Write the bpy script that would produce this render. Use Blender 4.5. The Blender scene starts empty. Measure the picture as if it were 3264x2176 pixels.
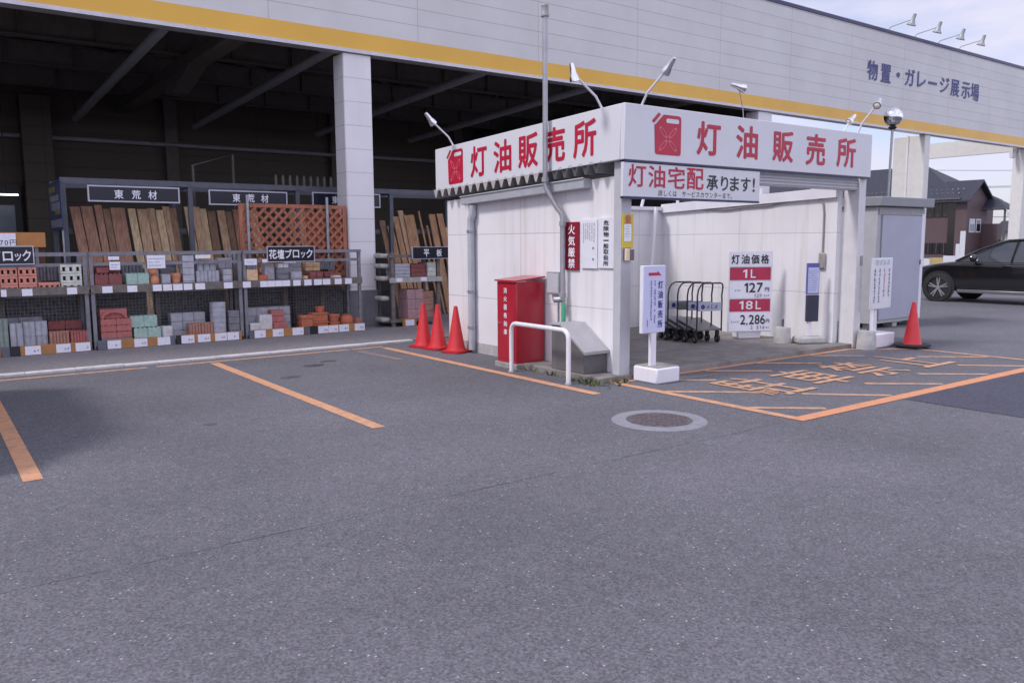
import bpy, math, random
from mathutils import Vector, Matrix
R = math.radians
random.seed(7)
S = bpy.context.scene
COL = S.collection

# ------------------------------------------------------------------ camera
cam_d = bpy.data.cameras.new('camera')
cam = bpy.data.objects.new('camera', cam_d); COL.objects.link(cam)
cam_d.sensor_width = 36.0
cam_d.lens = 28.63
cam_d.clip_start = 0.05; cam_d.clip_end = 2000
rt, up, bk = Vector((.8080, -.5892, -.0060)), Vector((.0763, .0945, .9926)), Vector((-.5842, -.8025, .1213))
bk.normalize(); rt = (rt - bk * rt.dot(bk)).normalized(); up = bk.cross(rt)
cam.matrix_world = Matrix(((rt.x, up.x, bk.x, 0), (rt.y, up.y, bk.y, 0), (rt.z, up.z, bk.z, 1.70), (0, 0, 0, 1)))
S.camera = cam

# ------------------------------------------------------------------ sky, sun, exposure
SUN_EL, SUN_AZ = R(50), R(16)          # low cloud-softened sun from the left, a little behind the shop front
sdir = Vector((-math.cos(SUN_EL) * math.cos(SUN_AZ), math.cos(SUN_EL) * math.sin(SUN_AZ), math.sin(SUN_EL)))
W = bpy.data.worlds.new('World'); S.world = W; W.use_nodes = True
wn, wl = W.node_tree.nodes, W.node_tree.links
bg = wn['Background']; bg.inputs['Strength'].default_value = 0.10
sky = wn.new('ShaderNodeTexSky'); sky.sky_type = 'NISHITA'; sky.sun_disc = False
sky.sun_elevation = SUN_EL; sky.sun_rotation = math.atan2(sdir.x, sdir.y)
sky.air_density = 1.0; sky.dust_density = 1.2; sky.ozone_density = 3.0
tc = wn.new('ShaderNodeTexCoord'); mp = wn.new('ShaderNodeMapping'); mp.inputs['Scale'].default_value = (1.0, 1.0, 4.2)
mp.inputs['Rotation'].default_value = (R(8), R(5), R(20)); mp.inputs['Location'].default_value = (.35, .1, .2)
n1 = wn.new('ShaderNodeTexNoise'); n1.inputs['Scale'].default_value = 2.6; n1.inputs['Detail'].default_value = 6; n1.inputs['Roughness'].default_value = .5
rp = wn.new('ShaderNodeValToRGB'); rp.color_ramp.elements[0].position = .42; rp.color_ramp.elements[0].color = (.38, .38, .38, 1)
rp.color_ramp.elements[1].position = .54; rp.color_ramp.elements[1].color = (.95, .95, .95, 1)
mx = wn.new('ShaderNodeMixRGB'); mx.inputs['Color2'].default_value = (4.7, 4.62, 5.65, 1)
sxyz = wn.new('ShaderNodeSeparateXYZ'); wl.new(tc.outputs['Generated'], sxyz.inputs[0])
br_ = wn.new('ShaderNodeMapRange'); br_.inputs['From Min'].default_value = .25; br_.inputs['From Max'].default_value = -.45   # sky brightened behind the camera, added to lift the front-facing surfaces
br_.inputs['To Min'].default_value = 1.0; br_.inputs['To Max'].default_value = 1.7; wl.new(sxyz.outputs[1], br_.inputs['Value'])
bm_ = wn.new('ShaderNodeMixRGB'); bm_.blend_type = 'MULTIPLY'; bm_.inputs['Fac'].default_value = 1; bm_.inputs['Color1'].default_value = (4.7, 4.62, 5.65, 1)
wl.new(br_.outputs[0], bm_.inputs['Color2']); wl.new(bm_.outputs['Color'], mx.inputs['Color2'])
wl.new(tc.outputs['Generated'], mp.inputs['Vector']); wl.new(mp.outputs['Vector'], n1.inputs['Vector'])
wl.new(n1.outputs['Fac'], rp.inputs['Fac']); wl.new(rp.outputs['Color'], mx.inputs['Fac'])
tint = wn.new('ShaderNodeMixRGB'); tint.blend_type = 'MULTIPLY'; tint.inputs['Fac'].default_value = 1; tint.inputs['Color2'].default_value = (1.04, .95, 1.02, 1)
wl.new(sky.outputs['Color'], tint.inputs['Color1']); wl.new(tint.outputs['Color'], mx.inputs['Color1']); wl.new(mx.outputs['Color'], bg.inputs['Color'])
sun_d = bpy.data.lights.new('sun', 'SUN'); sun_d.energy = 1.35; sun_d.angle = R(10); sun_d.color = (1.0, .95, .92)
sun = bpy.data.objects.new('sun', sun_d); COL.objects.link(sun); sun.rotation_euler = sdir.to_track_quat('Z', 'Y').to_euler()
S.view_settings.view_transform = 'Standard'; S.view_settings.look = 'None'
S.view_settings.exposure = 0.80; S.view_settings.gamma = 1.0
try:
    S.cycles.max_bounces = 8; S.cycles.use_denoising = True
except Exception:
    pass

# ------------------------------------------------------------------ helpers: tags, materials, meshes, lettering
def tag(o, label=None, cat=None, group=None, kind=None):
    if label: o['label'] = label
    if cat: o['category'] = cat
    if group: o['group'] = group
    if kind: o['kind'] = kind
    return o

MATS = {}
def mat(key, col, rough=.6, metal=0., var=.12, scale=6., bump=.0, bscale=60., emit=None, spec=.5, trans=0., coat=0., stain=None):
    """procedural principled material: base colour broken up by two noises, optional bump and vertical streaks"""
    if key in MATS: return MATS[key]
    m = bpy.data.materials.new(key); m.use_nodes = True
    n, l = m.node_tree.nodes, m.node_tree.links
    b = n['Principled BSDF']
    b.inputs['Roughness'].default_value = rough; b.inputs['Metallic'].default_value = metal
    b.inputs['Specular IOR Level'].default_value = spec
    if trans: b.inputs['Transmission Weight'].default_value = trans
    if coat: b.inputs['Coat Weight'].default_value = coat; b.inputs['Coat Roughness'].default_value = .06
    g = n.new('ShaderNodeNewGeometry')
    t = n.new('ShaderNodeTexNoise'); t.inputs['Scale'].default_value = scale; t.inputs['Detail'].default_value = 5; t.inputs['Roughness'].default_value = .6
    l.new(g.outputs['Position'], t.inputs['Vector'])
    r = n.new('ShaderNodeValToRGB')
    c0 = tuple(max(0, c * (1 - var)) for c in col); c1 = tuple(min(1, c * (1 + var)) for c in col)
    r.color_ramp.elements[0].position = .32; r.color_ramp.elements[0].color = (*c0, 1)
    r.color_ramp.elements[1].position = .68; r.color_ramp.elements[1].color = (*c1, 1)
    l.new(t.outputs['Fac'], r.inputs['Fac'])
    out = r.outputs['Color']
    if stain:
        sc, amt, scol = stain
        mpn = n.new('ShaderNodeMapping'); mpn.inputs['Scale'].default_value = (sc, sc, .35)
        t2 = n.new('ShaderNodeTexNoise'); t2.inputs['Scale'].default_value = 1.0; t2.inputs['Detail'].default_value = 4
        l.new(g.outputs['Position'], mpn.inputs['Vector']); l.new(mpn.outputs['Vector'], t2.inputs['Vector'])
        r2 = n.new('ShaderNodeValToRGB'); r2.color_ramp.elements[0].position = .52; r2.color_ramp.elements[0].color = (0, 0, 0, 1)
        r2.color_ramp.elements[1].position = .78; r2.color_ramp.elements[1].color = (amt, amt, amt, 1)
        l.new(t2.outputs['Fac'], r2.inputs['Fac'])
        mm = n.new('ShaderNodeMixRGB'); mm.inputs['Color2'].default_value = (*scol, 1)
        l.new(r2.outputs['Color'], mm.inputs['Fac']); l.new(out, mm.inputs['Color1']); out = mm.outputs['Color']
    l.new(out, b.inputs['Base Color'])
    if bump:
        t3 = n.new('ShaderNodeTexNoise'); t3.inputs['Scale'].default_value = bscale; t3.inputs['Detail'].default_value = 4
        l.new(g.outputs['Position'], t3.inputs['Vector'])
        bn = n.new('ShaderNodeBump'); bn.inputs['Strength'].default_value = bump; bn.inputs['Distance'].default_value = .01
        l.new(t3.outputs['Fac'], bn.inputs['Height']); l.new(bn.outputs['Normal'], b.inputs['Normal'])
    if emit:
        b.inputs['Emission Color'].default_value = (*emit[0], 1); b.inputs['Emission Strength'].default_value = emit[1]
    MATS[key] = m
    return m

def panel_mat(key, col, axis, bw, bh, off=(0, 0), joint=.010, jcol=.55, rough=.55, offset=.0, var=.05, stain=None):
    """flat cladding with thin recessed joints, laid in world metres along `axis` and z"""
    m = mat(key, col, rough=rough, var=var, scale=.9, stain=stain)
    n, l = m.node_tree.nodes, m.node_tree.links
    b = n['Principled BSDF']
    g = n.new('ShaderNodeNewGeometry'); sp = n.new('ShaderNodeSeparateXYZ'); cb = n.new('ShaderNodeCombineXYZ')
    l.new(g.outputs['Position'], sp.inputs[0])
    a = n.new('ShaderNodeMath'); a.operation = 'SUBTRACT'; a.inputs[1].default_value = off[0]
    z = n.new('ShaderNodeMath'); z.operation = 'SUBTRACT'; z.inputs[1].default_value = off[1]
    l.new(sp.outputs[axis], a.inputs[0]); l.new(sp.outputs[2], z.inputs[0])
    l.new(a.outputs[0], cb.inputs[0]); l.new(z.outputs[0], cb.inputs[1])
    br = n.new('ShaderNodeTexBrick'); br.offset = offset; br.squash = 1
    br.inputs['Scale'].default_value = 1; br.inputs['Mortar Size'].default_value = joint; br.inputs['Mortar Smooth'].default_value = .3
    br.inputs['Brick Width'].default_value = bw; br.inputs['Row Height'].default_value = bh; br.inputs['Bias'].default_value = 0
    br.inputs['Color1'].default_value = (1, 1, 1, 1); br.inputs['Color2'].default_value = (.965, .965, .965, 1); br.inputs['Mortar'].default_value = (jcol, jcol, jcol, 1)
    l.new(cb.outputs[0], br.inputs['Vector'])
    src = b.inputs['Base Color'].links[0].from_socket
    mm = n.new('ShaderNodeMixRGB'); mm.blend_type = 'MULTIPLY'; mm.inputs['Fac'].default_value = 1
    l.new(src, mm.inputs['Color1']); l.new(br.outputs['Color'], mm.inputs['Color2']); l.new(mm.outputs['Color'], b.inputs['Base Color'])
    bn = n.new('ShaderNodeBump'); bn.inputs['Strength'].default_value = .5; bn.inputs['Distance'].default_value = .006; bn.invert = True
    l.new(br.outputs['Fac'], bn.inputs['Height']); l.new(bn.outputs['Normal'], b.inputs['Normal'])
    return m

class MB:
    def __init__(s, M=None): s.v, s.f, s.mi, s.M = [], [], [], M
    def add(s, vs, fs, m=0):
        k = len(s.v)
        s.v += [(s.M @ Vector(p)) if s.M else Vector(p) for p in vs]
        s.f += [tuple(i + k for i in f) for f in fs]; s.mi += [m] * len(fs)
        return s
    def box(s, x0, y0, z0, x1, y1, z1, m=0):
        x0, x1 = min(x0, x1), max(x0, x1); y0, y1 = min(y0, y1), max(y0, y1); z0, z1 = min(z0, z1), max(z0, z1)
        return s.add([(x0, y0, z0), (x1, y0, z0), (x1, y1, z0), (x0, y1, z0), (x0, y0, z1), (x1, y0, z1), (x1, y1, z1), (x0, y1, z1)],
                     [(0, 3, 2, 1), (4, 5, 6, 7), (0, 1, 5, 4), (1, 2, 6, 5), (2, 3, 7, 6), (3, 0, 4, 7)], m)
    def prism(s, poly, d, m=0):
        """closed prism: polygon of 3-d points pushed along vector d"""
        n = len(poly); d = Vector(d); a = [Vector(p) for p in poly]
        nrm = Vector((0, 0, 0))
        for i in range(n): nrm += a[i].cross(a[(i + 1) % n])
        flip = nrm.dot(d) > 0
        f = [tuple(range(n)), tuple(range(2 * n - 1, n - 1, -1))] + [((i + 1) % n, i, n + i, n + (i + 1) % n) for i in range(n)]
        if flip: f = [tuple(reversed(q)) for q in f]
        return s.add(a + [p + d for p in a], f, m)
    def bar(s, p, q, w, h=None, m=0, roll=None):
        p, q = Vector(p), Vector(q); h = h or w; d = (q - p).normalized()
        r = Vector(roll) if roll else (Vector((0, 0, 1)) if abs(d.z) < .95 else Vector((0, 1, 0)))
        a = d.cross(r).normalized(); b = a.cross(d)
        c = [a * (w / 2) * i + b * (h / 2) * j for i, j in ((-1, -1), (1, -1), (1, 1), (-1, 1))]
        return s.prism([p + x for x in c], q - p, m)
    def tube(s, path, r, seg=10, m=0, cap=True, r1=None):
        path = [Vector(p) for p in path]; n = len(path); rings = []
        ref = None
        for i in range(n):
            d = (path[min(i + 1, n - 1)] - path[max(i - 1, 0)]).normalized()
            if ref is None: ref = Vector((0, 0, 1)) if abs(d.z) < .9 else Vector((1, 0, 0))
            a = (ref - d * ref.dot(d)).normalized(); ref = a; b = d.cross(a)
            rr = r if r1 is None else r + (r1 - r) * i / (n - 1)
            rings.append([path[i] + (a * math.cos(t) + b * math.sin(t)) * rr for t in [2 * math.pi * k / seg for k in range(seg)]])
        vs = [p for q in rings for p in q]; fs = []
        for i in range(n - 1):
            for k in range(seg):
                fs.append((i * seg + k, i * seg + (k + 1) % seg, (i + 1) * seg + (k + 1) % seg, (i + 1) * seg + k))
        if cap: fs += [tuple(range(seg - 1, -1, -1)), tuple(range((n - 1) * seg, n * seg))]
        return s.add(vs, fs, m)
    def lathe(s, prof, c=(0, 0, 0), axis=(0, 0, 1), seg=24, m=0):
        ax = Vector(axis).normalized(); a = ax.orthogonal().normalized(); b = ax.cross(a); c = Vector(c)
        vs = [c + ax * h + (a * math.cos(2 * math.pi * k / seg) + b * math.sin(2 * math.pi * k / seg)) * r for r, h in prof for k in range(seg)]
        fs = []
        for i in range(len(prof) - 1):
            for k in range(seg):
                fs.append((i * seg + k, i * seg + (k + 1) % seg, (i + 1) * seg + (k + 1) % seg, (i + 1) * seg + k))
        disc = len(prof) == 2 and abs(prof[0][1] - prof[1][1]) < 1e-6
        if prof[0][0] > 1e-4 and not disc: fs.append(tuple(range(seg - 1, -1, -1)))
        if prof[-1][0] > 1e-4 and not disc: fs.append(tuple(range((len(prof) - 1) * seg, len(prof) * seg)))
        return s.add(vs, fs, m)
    def build(s, name, mats, parent=None, bevel=0, smooth=True, origin=None, ang=35):
        me = bpy.data.meshes.new(name)
        o0 = Vector(parent.location) if parent is not None and parent.parent is None else None
        if parent is not None and parent.parent is not None: o0 = Vector(parent.parent.location)
        if parent is None:
            if origin is None:
                xs = [p.x for p in s.v]; ys = [p.y for p in s.v]; zs = [p.z for p in s.v]
                origin = ((min(xs) + max(xs)) / 2, (min(ys) + max(ys)) / 2, min(zs))
            o0 = Vector(origin)
        me.from_pydata([tuple(p - o0) for p in s.v], [], s.f)
        for mm in (mats if isinstance(mats, (list, tuple)) else [mats]): me.materials.append(mm)
        me.polygons.foreach_set('material_index', s.mi)
        if smooth:
            me.polygons.foreach_set('use_smooth', [True] * len(me.polygons)); me.set_sharp_from_angle(angle=R(ang))
        me.update()
        o = bpy.data.objects.new(name, me); COL.objects.link(o)
        if parent is None: o.location = o0
        else: o.parent = parent
        if bevel:
            bm = o.modifiers.new('bevel', 'BEVEL'); bm.width = bevel; bm.segments = 2; bm.limit_method = 'ANGLE'; bm.angle_limit = R(40)
        return o

def thing(name, label, cat, loc, group=None):
    o = bpy.data.objects.new(name, None); COL.objects.link(o); o.location = loc; o.empty_display_size = .2
    return tag(o, label, cat, group)

def copy_thing(root, loc, label=None, rotz=None, group=None):
    r = root.copy(); COL.objects.link(r); r.location = loc
    if rotz is not None: r.rotation_euler.z = rotz
    if label: r['label'] = label
    if group: r['group'] = group
    for ch in list(root.children):
        c = ch.copy(); COL.objects.link(c); c.parent = r
        for g in ch.children:
            d = g.copy(); COL.objects.link(d); d.parent = c
    return r

GL = {}
_tc = bpy.data.curves.new('glyph_source', 'FONT'); _to = bpy.data.objects.new('glyph_source', _tc); COL.objects.link(_to)
def glyph(ch, bold):
    k = ch
    if k not in GL:
        _tc.body = ch; _tc.resolution_u = 3; bpy.context.view_layer.update()
        me = bpy.data.meshes.new_from_object(_to.evaluated_get(bpy.context.evaluated_depsgraph_get()))
        vs = [(v.co.x, v.co.y) for v in me.vertices]; fs = [tuple(p.vertices) for p in me.polygons]
        bpy.data.meshes.remove(me); GL[k] = (vs, fs)
    return GL[k]
def put(mb, ch, o, u, v, x0, z0, x1, z1, bold=.015, m=0):
    """one character stretched into the rectangle x0..x1, z0..z1 of the plane o + u*x + v*z"""
    vs, fs = glyph(ch, bold)
    if ch == '1': vs, fs = [(.5, 0), (.82, 0), (.82, 1), (.58, 1), (.12, .84), (.12, .68), (.5, .80)], [(0, 1, 2, 3, 4, 5, 6)]
    if not vs: return
    ax0, ax1 = min(p[0] for p in vs), max(p[0] for p in vs); ay0, ay1 = min(p[1] for p in vs), max(p[1] for p in vs)
    sx, sz = (x1 - x0) / max(ax1 - ax0, 1e-4), (z1 - z0) / max(ay1 - ay0, 1e-4)
    o, u, v = Vector(o), Vector(u), Vector(v); n_ = u.cross(v).normalized() * .00025
    bx, bz = bold * (x1 - x0) * .8, bold * (z1 - z0) * .8
    sx, sz = (x1 - x0 - 2 * bx) / max(ax1 - ax0, 1e-4), (z1 - z0 - 2 * bz) / max(ay1 - ay0, 1e-4)
    for j, (i_, k_) in enumerate(((0, 0), (-1, 0), (1, 0), (0, -1), (0, 1), (-.7, -.7), (.7, -.7), (.7, .7), (-.7, .7))):
        mb.add([o + n_ * j + u * (x0 + bx + (p[0] - ax0) * sx + i_ * bx) + v * (z0 + bz + (p[1] - ay0) * sz + k_ * bz) for p in vs], fs, m)
def letters(parent, m_, o, u, v, items, bold=.015, name='character'):
    for ch, x0, x1, z0, z1 in items:
        mb_ = MB(); put(mb_, ch, o, u, v, x0, z0, x1, z1, bold); mb_.build(name, m_, parent, smooth=False)
def em(mb, text, o, u, v, x, z, size, adv=1.0, bold=.012, down=False, m=0, wide=1.0):
    """a run of full-width characters (or a column when down) from (x, z) = lower left of the first em box"""
    o, u, v = Vector(o), Vector(u), Vector(v)
    for ch in text:
        if ch != ' ':
            vs, fs = glyph(ch, bold)
            mb.add([o + u * (x + p[0] * size * wide) + v * (z + (p[1] + .12) * size) for p in vs], fs, m)
        if down: z -= size * adv
        else: x += size * adv * wide
def scribble(mb, o, u, v, x0, z0, x1, z1, n, down=False, fill=.55, m=0, seed=1):
    """rows (or columns) of small unreadable print: each mark is a few broken strokes"""
    rg = random.Random(seed); o, u, v = Vector(o), Vector(u), Vector(v)
    def r(a, b, c, d): mb.add([o + u * a + v * b, o + u * c + v * b, o + u * c + v * d, o + u * a + v * d], [(0, 1, 2, 3)], m)
    def mark(a, b, c, d):
        w, h = c - a, d - b
        for k in rg.sample((0, 1, 2, 3), rg.choice((2, 3, 3))):
            zz = b + h * (.04 + k * .24); e = rg.uniform(0, .25) * w; r(a + e, zz, c - rg.uniform(0, .25) * w, zz + h * .15)
        t = a + w * rg.uniform(.15, .7); r(t, b, t + w * .16, d)
    if down:
        w = (x1 - x0) / n
        for i in range(n):
            a = x0 + i * w + w * (1 - fill) / 2; b = a + w * fill; t = z1; end = z0 + (z1 - z0) * rg.uniform(0, .25); L = w * fill
            while t - L > end:
                if rg.random() < .93: mark(a, t - L, b, t)
                t -= L * 1.14
    else:
        h = (z1 - z0) / n
        for i in range(n):
            a = z1 - i * h - h * (1 - fill) / 2; b = a - h * fill; t = x0; end = x1 - (x1 - x0) * rg.uniform(0, .25); L = min(h * fill, (x1 - x0) / 2)
            while t + L * .5 < end:
                if rg.random() < .93: mark(t, b, t + L, a)
                t += L * 1.14

# ------------------------------------------------------------------ common materials
M_white = mat('white_paint', (.73, .72, .77), .5, var=.05, scale=2.5, stain=(5, .22, (.45, .40, .34)))
M_sign = mat('sign_white', (.64, .645, .68), .35, var=.03, scale=1.5, stain=(3, .10, (.5, .48, .46)))
M_board = mat('board_white', (.70, .71, .76), .4, var=.04)
M_paper = mat('paper_white', (.82, .82, .90), .6, var=.06, scale=30)
M_red = mat('letter_red', (.46, .012, .045), .45, var=.08)
M_pink = mat('letter_pale_red', (.62, .17, .20), .45, var=.05)
M_redband = mat('price_band_red', (.46, .03, .08), .5, var=.1)
M_black = mat('letter_black', (.02, .02, .025), .5, var=.1)
M_grey_ink = mat('grey_ink', (.22, .22, .26), .6, var=.1)
M_blue = mat('letter_blue', (.03, .035, .20), .45, var=.1)
M_blue_ink = mat('blue_ink', (.07, .08, .26), .5, var=.1)
M_navy = mat('navy_trim', (.02, .02, .09), .4, var=.1)
M_galv = mat('galvanised_steel', (.34, .35, .38), .42, metal=.6, var=.18, scale=14)
M_rackgrey = mat('rack_grey_paint', (.20, .20, .225), .55, var=.22, scale=9)
M_rackblue = mat('rack_dark_blue_paint', (.085, .092, .118), .5, var=.15)
M_dark = mat('dark_paint', (.02, .02, .024), .5, var=.2)
M_greybox = mat('grey_metal_paint', (.30, .30, .31), .5, var=.08, stain=(6, .2, (.18, .16, .14)))
M_chrome = mat('polished_steel', (.75, .75, .76), .12, metal=1., var=.03)
M_conc = mat('weathered_concrete', (.30, .29, .275), .85, var=.22, scale=7, bump=.4, bscale=90)
M_concl = mat('light_concrete', (.42, .41, .40), .85, var=.16, scale=9, bump=.4, bscale=90)
M_cone = mat('cone_red_plastic', (.60, .028, .035), .42, var=.08, scale=8, stain=(10, .12, (.35, .1, .1)))
M_rubber = mat('black_rubber', (.022, .022, .024), .75, var=.25)
M_boothpost = mat('booth_post_grey', (.46, .46, .49), .5, var=.06)

# ------------------------------------------------------------------ the setting: ground, walkway, markings
def asphalt(key, c0, c1, fleck, patch=.35):
    m = bpy.data.materials.new(key); m.use_nodes = True
    n, l = m.node_tree.nodes, m.node_tree.links; b = n['Principled BSDF']; b.inputs['Roughness'].default_value = .82; b.inputs['Specular IOR Level'].default_value = .35
    g = n.new('ShaderNodeNewGeometry')
    def noise(sc, det=6, ro=.65):
        t = n.new('ShaderNodeTexNoise'); t.inputs['Scale'].default_value = sc; t.inputs['Detail'].default_value = det; t.inputs['Roughness'].default_value = ro
        l.new(g.outputs['Position'], t.inputs['Vector']); return t
    fine = noise(62, 6, .84); mid = noise(11, 5, .7); big = noise(.42, 5, .6)
    r = n.new('ShaderNodeValToRGB'); r.color_ramp.elements[0].position = .33; r.color_ramp.elements[0].color = (*c0, 1)
    r.color_ramp.elements[1].position = .68; r.color_ramp.elements[1].color = (*c1, 1); l.new(fine.outputs['Fac'], r.inputs['Fac'])
    def mult(src, t, lo, hi):
        mr = n.new('ShaderNodeMapRange'); mr.inputs['From Min'].default_value = .3; mr.inputs['From Max'].default_value = .7
        mr.inputs['To Min'].default_value = lo; mr.inputs['To Max'].default_value = hi; l.new(t.outputs['Fac'], mr.inputs['Value'])
        x = n.new('ShaderNodeMixRGB'); x.blend_type = 'MULTIPLY'; x.inputs['Fac'].default_value = 1
        l.new(src, x.inputs['Color1']); l.new(mr.outputs[0], x.inputs['Color2']); return x.outputs['Color']
    vs_ = n.new('ShaderNodeTexVoronoi'); vs_.inputs['Scale'].default_value = 88; l.new(g.outputs['Position'], vs_.inputs['Vector'])
    sv = n.new('ShaderNodeSeparateColor'); l.new(vs_.outputs['Color'], sv.inputs[0])
    mv = n.new('ShaderNodeMapRange'); mv.inputs['To Min'].default_value = .72; mv.inputs['To Max'].default_value = 1.32; l.new(sv.outputs[1], mv.inputs['Value'])
    xs = n.new('ShaderNodeMixRGB'); xs.blend_type = 'MULTIPLY'; xs.inputs['Fac'].default_value = 1
    l.new(r.outputs['Color'], xs.inputs['Color1']); l.new(mv.outputs[0], xs.inputs['Color2'])
    c = mult(xs.outputs['Color'], mid, .86, 1.12); c = mult(c, big, 1 - patch * .5, 1 + patch * .5)
    vo = n.new('ShaderNodeTexVoronoi'); vo.inputs['Scale'].default_value = 48; l.new(g.outputs['Position'], vo.inputs['Vector'])
    th = n.new('ShaderNodeMath'); th.operation = 'LESS_THAN'; th.inputs[1].default_value = .27; l.new(vo.outputs['Distance'], th.inputs[0])
    sel = n.new('ShaderNodeSeparateColor'); l.new(vo.outputs['Color'], sel.inputs[0])
    t2 = n.new('ShaderNodeMath'); t2.operation = 'GREATER_THAN'; t2.inputs[1].default_value = .962; l.new(sel.outputs[0], t2.inputs[0])
    mu = n.new('ShaderNodeMath'); mu.operation = 'MULTIPLY'; l.new(th.outputs[0], mu.inputs[0]); l.new(t2.outputs[0], mu.inputs[1])
    mk = n.new('ShaderNodeMath'); mk.operation = 'MULTIPLY'; mk.inputs[1].default_value = .8; l.new(mu.outputs[0], mk.inputs[0])
    x = n.new('ShaderNodeMixRGB'); x.inputs['Color2'].default_value = (*fleck, 1); l.new(mk.outputs[0], x.inputs['Fac']); l.new(c, x.inputs['Color1'])
    l.new(x.outputs['Color'], b.inputs['Base Color'])
    bn = n.new('ShaderNodeBump'); bn.inputs['Strength'].default_value = .55; bn.inputs['Distance'].default_value = .004
    l.new(fine.outputs['Fac'], bn.inputs['Height']); l.new(bn.outputs['Normal'], b.inputs['Normal'])
    return m
M_asph = asphalt('old_asphalt', (.060, .060, .071), (.184, .182, .204), (.46, .45, .50))
M_newasph = asphalt('newer_dark_asphalt', (.045, .045, .068), (.082, .082, .115), (.2, .2, .24), .15)
M_walk = asphalt('walkway_asphalt', (.155, .147, .155), (.235, .222, .228), (.36, .35, .35), .2)

def paint(key, col, wear, lo=.40, hi=.62, sc=7):
    m = bpy.data.materials.new(key); m.use_nodes = True
    n, l = m.node_tree.nodes, m.node_tree.links; b = n['Principled BSDF']; b.inputs['Roughness'].default_value = .7
    g = n.new('ShaderNodeNewGeometry')
    t = n.new('ShaderNodeTexNoise'); t.inputs['Scale'].default_value = sc; t.inputs['Detail'].default_value = 8; t.inputs['Roughness'].default_value = .72
    l.new(g.outputs['Position'], t.inputs['Vector'])
    r = n.new('ShaderNodeValToRGB'); r.color_ramp.elements[0].position = lo; r.color_ramp.elements[0].color = (*wear, 1)
    r.color_ramp.elements[1].position = hi; r.color_ramp.elements[1].color = (*col, 1)
    l.new(t.outputs['Fac'], r.inputs['Fac']); l.new(r.outputs['Color'], b.inputs['Base Color']); return m
M_line = paint('orange_road_paint', (.58, .30, .165), (.27, .19, .155), .28, .52, 9)
M_lineb = paint('bright_orange_road_paint', (.62, .27, .13), (.36, .20, .14), .28, .5, 9)
M_linef = paint('faded_orange_road_paint', (.54, .31, .19), (.20, .165, .155), .34, .57, 10)
M_linew = paint('worn_orange_road_paint', (.26, .19, .165), (.16, .145, .155), .35, .65)
M_kerb = paint('white_kerb_paint', (.60, .58, .58), (.36, .34, .34), .33, .52, 3)

def flat(name, quads, m, z=.004):
    mb = MB()
    for q in quads: mb.add([(x, y, z) for x, y in q], [tuple(range(len(q)))])
    for i, f in enumerate(mb.f):
        a, b_, c = (mb.v[k] for k in f[:3])
        if (b_ - a).cross(c - a).z < 0: mb.f[i] = tuple(reversed(f))
    return tag(mb.build(name, m, smooth=False), kind='structure')
def strip(p, q, w):
    p, q = Vector(p), Vector(q); d = (q - p).normalized(); a = Vector((-d.y, d.x)) * w / 2
    return [tuple(p + a), tuple(q + a), tuple(q - a), tuple(p - a)]

g = MB(); g.add([(-600, -600, 0), (600, -600, 0), (600, 600, 0), (-600, 600, 0)], [(0, 1, 2, 3)])
tag(g.build('ground', M_asph, smooth=False, origin=(0, 0, 0)), kind='structure')
flat('asphalt_patch', [[(8.45, 4.46), (60, 4.46), (60, -14), (8.45, -14)]], M_newasph)
w = MB(); w.box(-30, 12.46, -.2, 6.7, 40, .012); w.box(6.7, 12.46, -.2, 20.4, 40, .012)
tag(w.build('walkway', M_walk, smooth=False), kind='structure')
w = MB(); x = -30.
while x < 6.85:
    L = min(random.choice((.3, .45, .6, .6, .75)), 6.85 - x)
    w.box(x + .004, 12.30, -.1, x + L - .004, 12.46, .028 + random.uniform(-.002, .003)); x += L
tag(w.build('kerb', M_kerb, bevel=.006), kind='structure')
# parking bay lines
for x in (.57, 3.35, 6.06):
    flat('parking_line', [strip((x, 11.85), (x, 6.70), .13)], M_line)
for x in (-2.15, -4.9, -7.65):
    flat('parking_line', [strip((x, 11.85), (x, 6.70), .13)], M_line)
q = []
x = -9.
while x < 6.0:
    L = random.uniform(.5, 1.6); q.append(strip((x, 11.98 + .02), (min(x + L, 6.1), 12.0), .11)); x += L + random.choice((0.0, .05, .12))
flat('edge_line', q, M_linef, .0035)
flat('old_parking_line', [strip((5.55, 11.75), (5.62, 10.5), .13)], M_linew, .003)
# loading box in front of the booth
flat('box_outline', [strip((6.72, 4.60), (6.72, 7.14), .12), strip((6.72, 7.12), (11.7, 7.12), .10)], M_line, .0045)
flat('box_front_line', [strip((6.66, 4.56), (12.6, 4.56), .15)], M_lineb, .0055)
flat('box_side_line', [strip((12.52, 6.75), (12.55, 4.6), .12)], M_linef, .005)
st = [((6.78, 5.20), (7.36, 4.70)), ((6.78, 6.34), (7.62, 5.62)), ((7.86, 5.32), (8.55, 4.66)), ((7.10, 7.06), (7.83, 6.50)), ((9.02, 5.26), (9.70, 4.68)),
      ((8.28, 7.06), (8.96, 6.52)), ((10.2, 5.24), (10.86, 4.68)), ((9.36, 7.08), (10.06, 6.52)), ((11.33, 5.28), (11.96, 4.68)), ((10.6, 7.06), (11.2, 6.55)), ((11.7, 6.04), (12.46, 5.40)), ((11.66, 7.14), (12.5, 6.5))]
flat('hatch_stripes', [strip(a, b, .10) for a, b in st], M_linef, .004)
mb = MB()
for ch, x0, x1, y0, y1 in (('駐', 7.52, 8.30, 5.36, 6.46), ('車', 8.55, 9.36, 5.42, 6.40), ('禁', 9.62, 10.42, 5.38, 6.42), ('止', 10.78, 11.58, 5.40, 6.42)):
    put(mb, ch, (0, 0, .0065), (1, 0, 0), (0, 1, 0), x0, y0, x1, y1, bold=.010)
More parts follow.
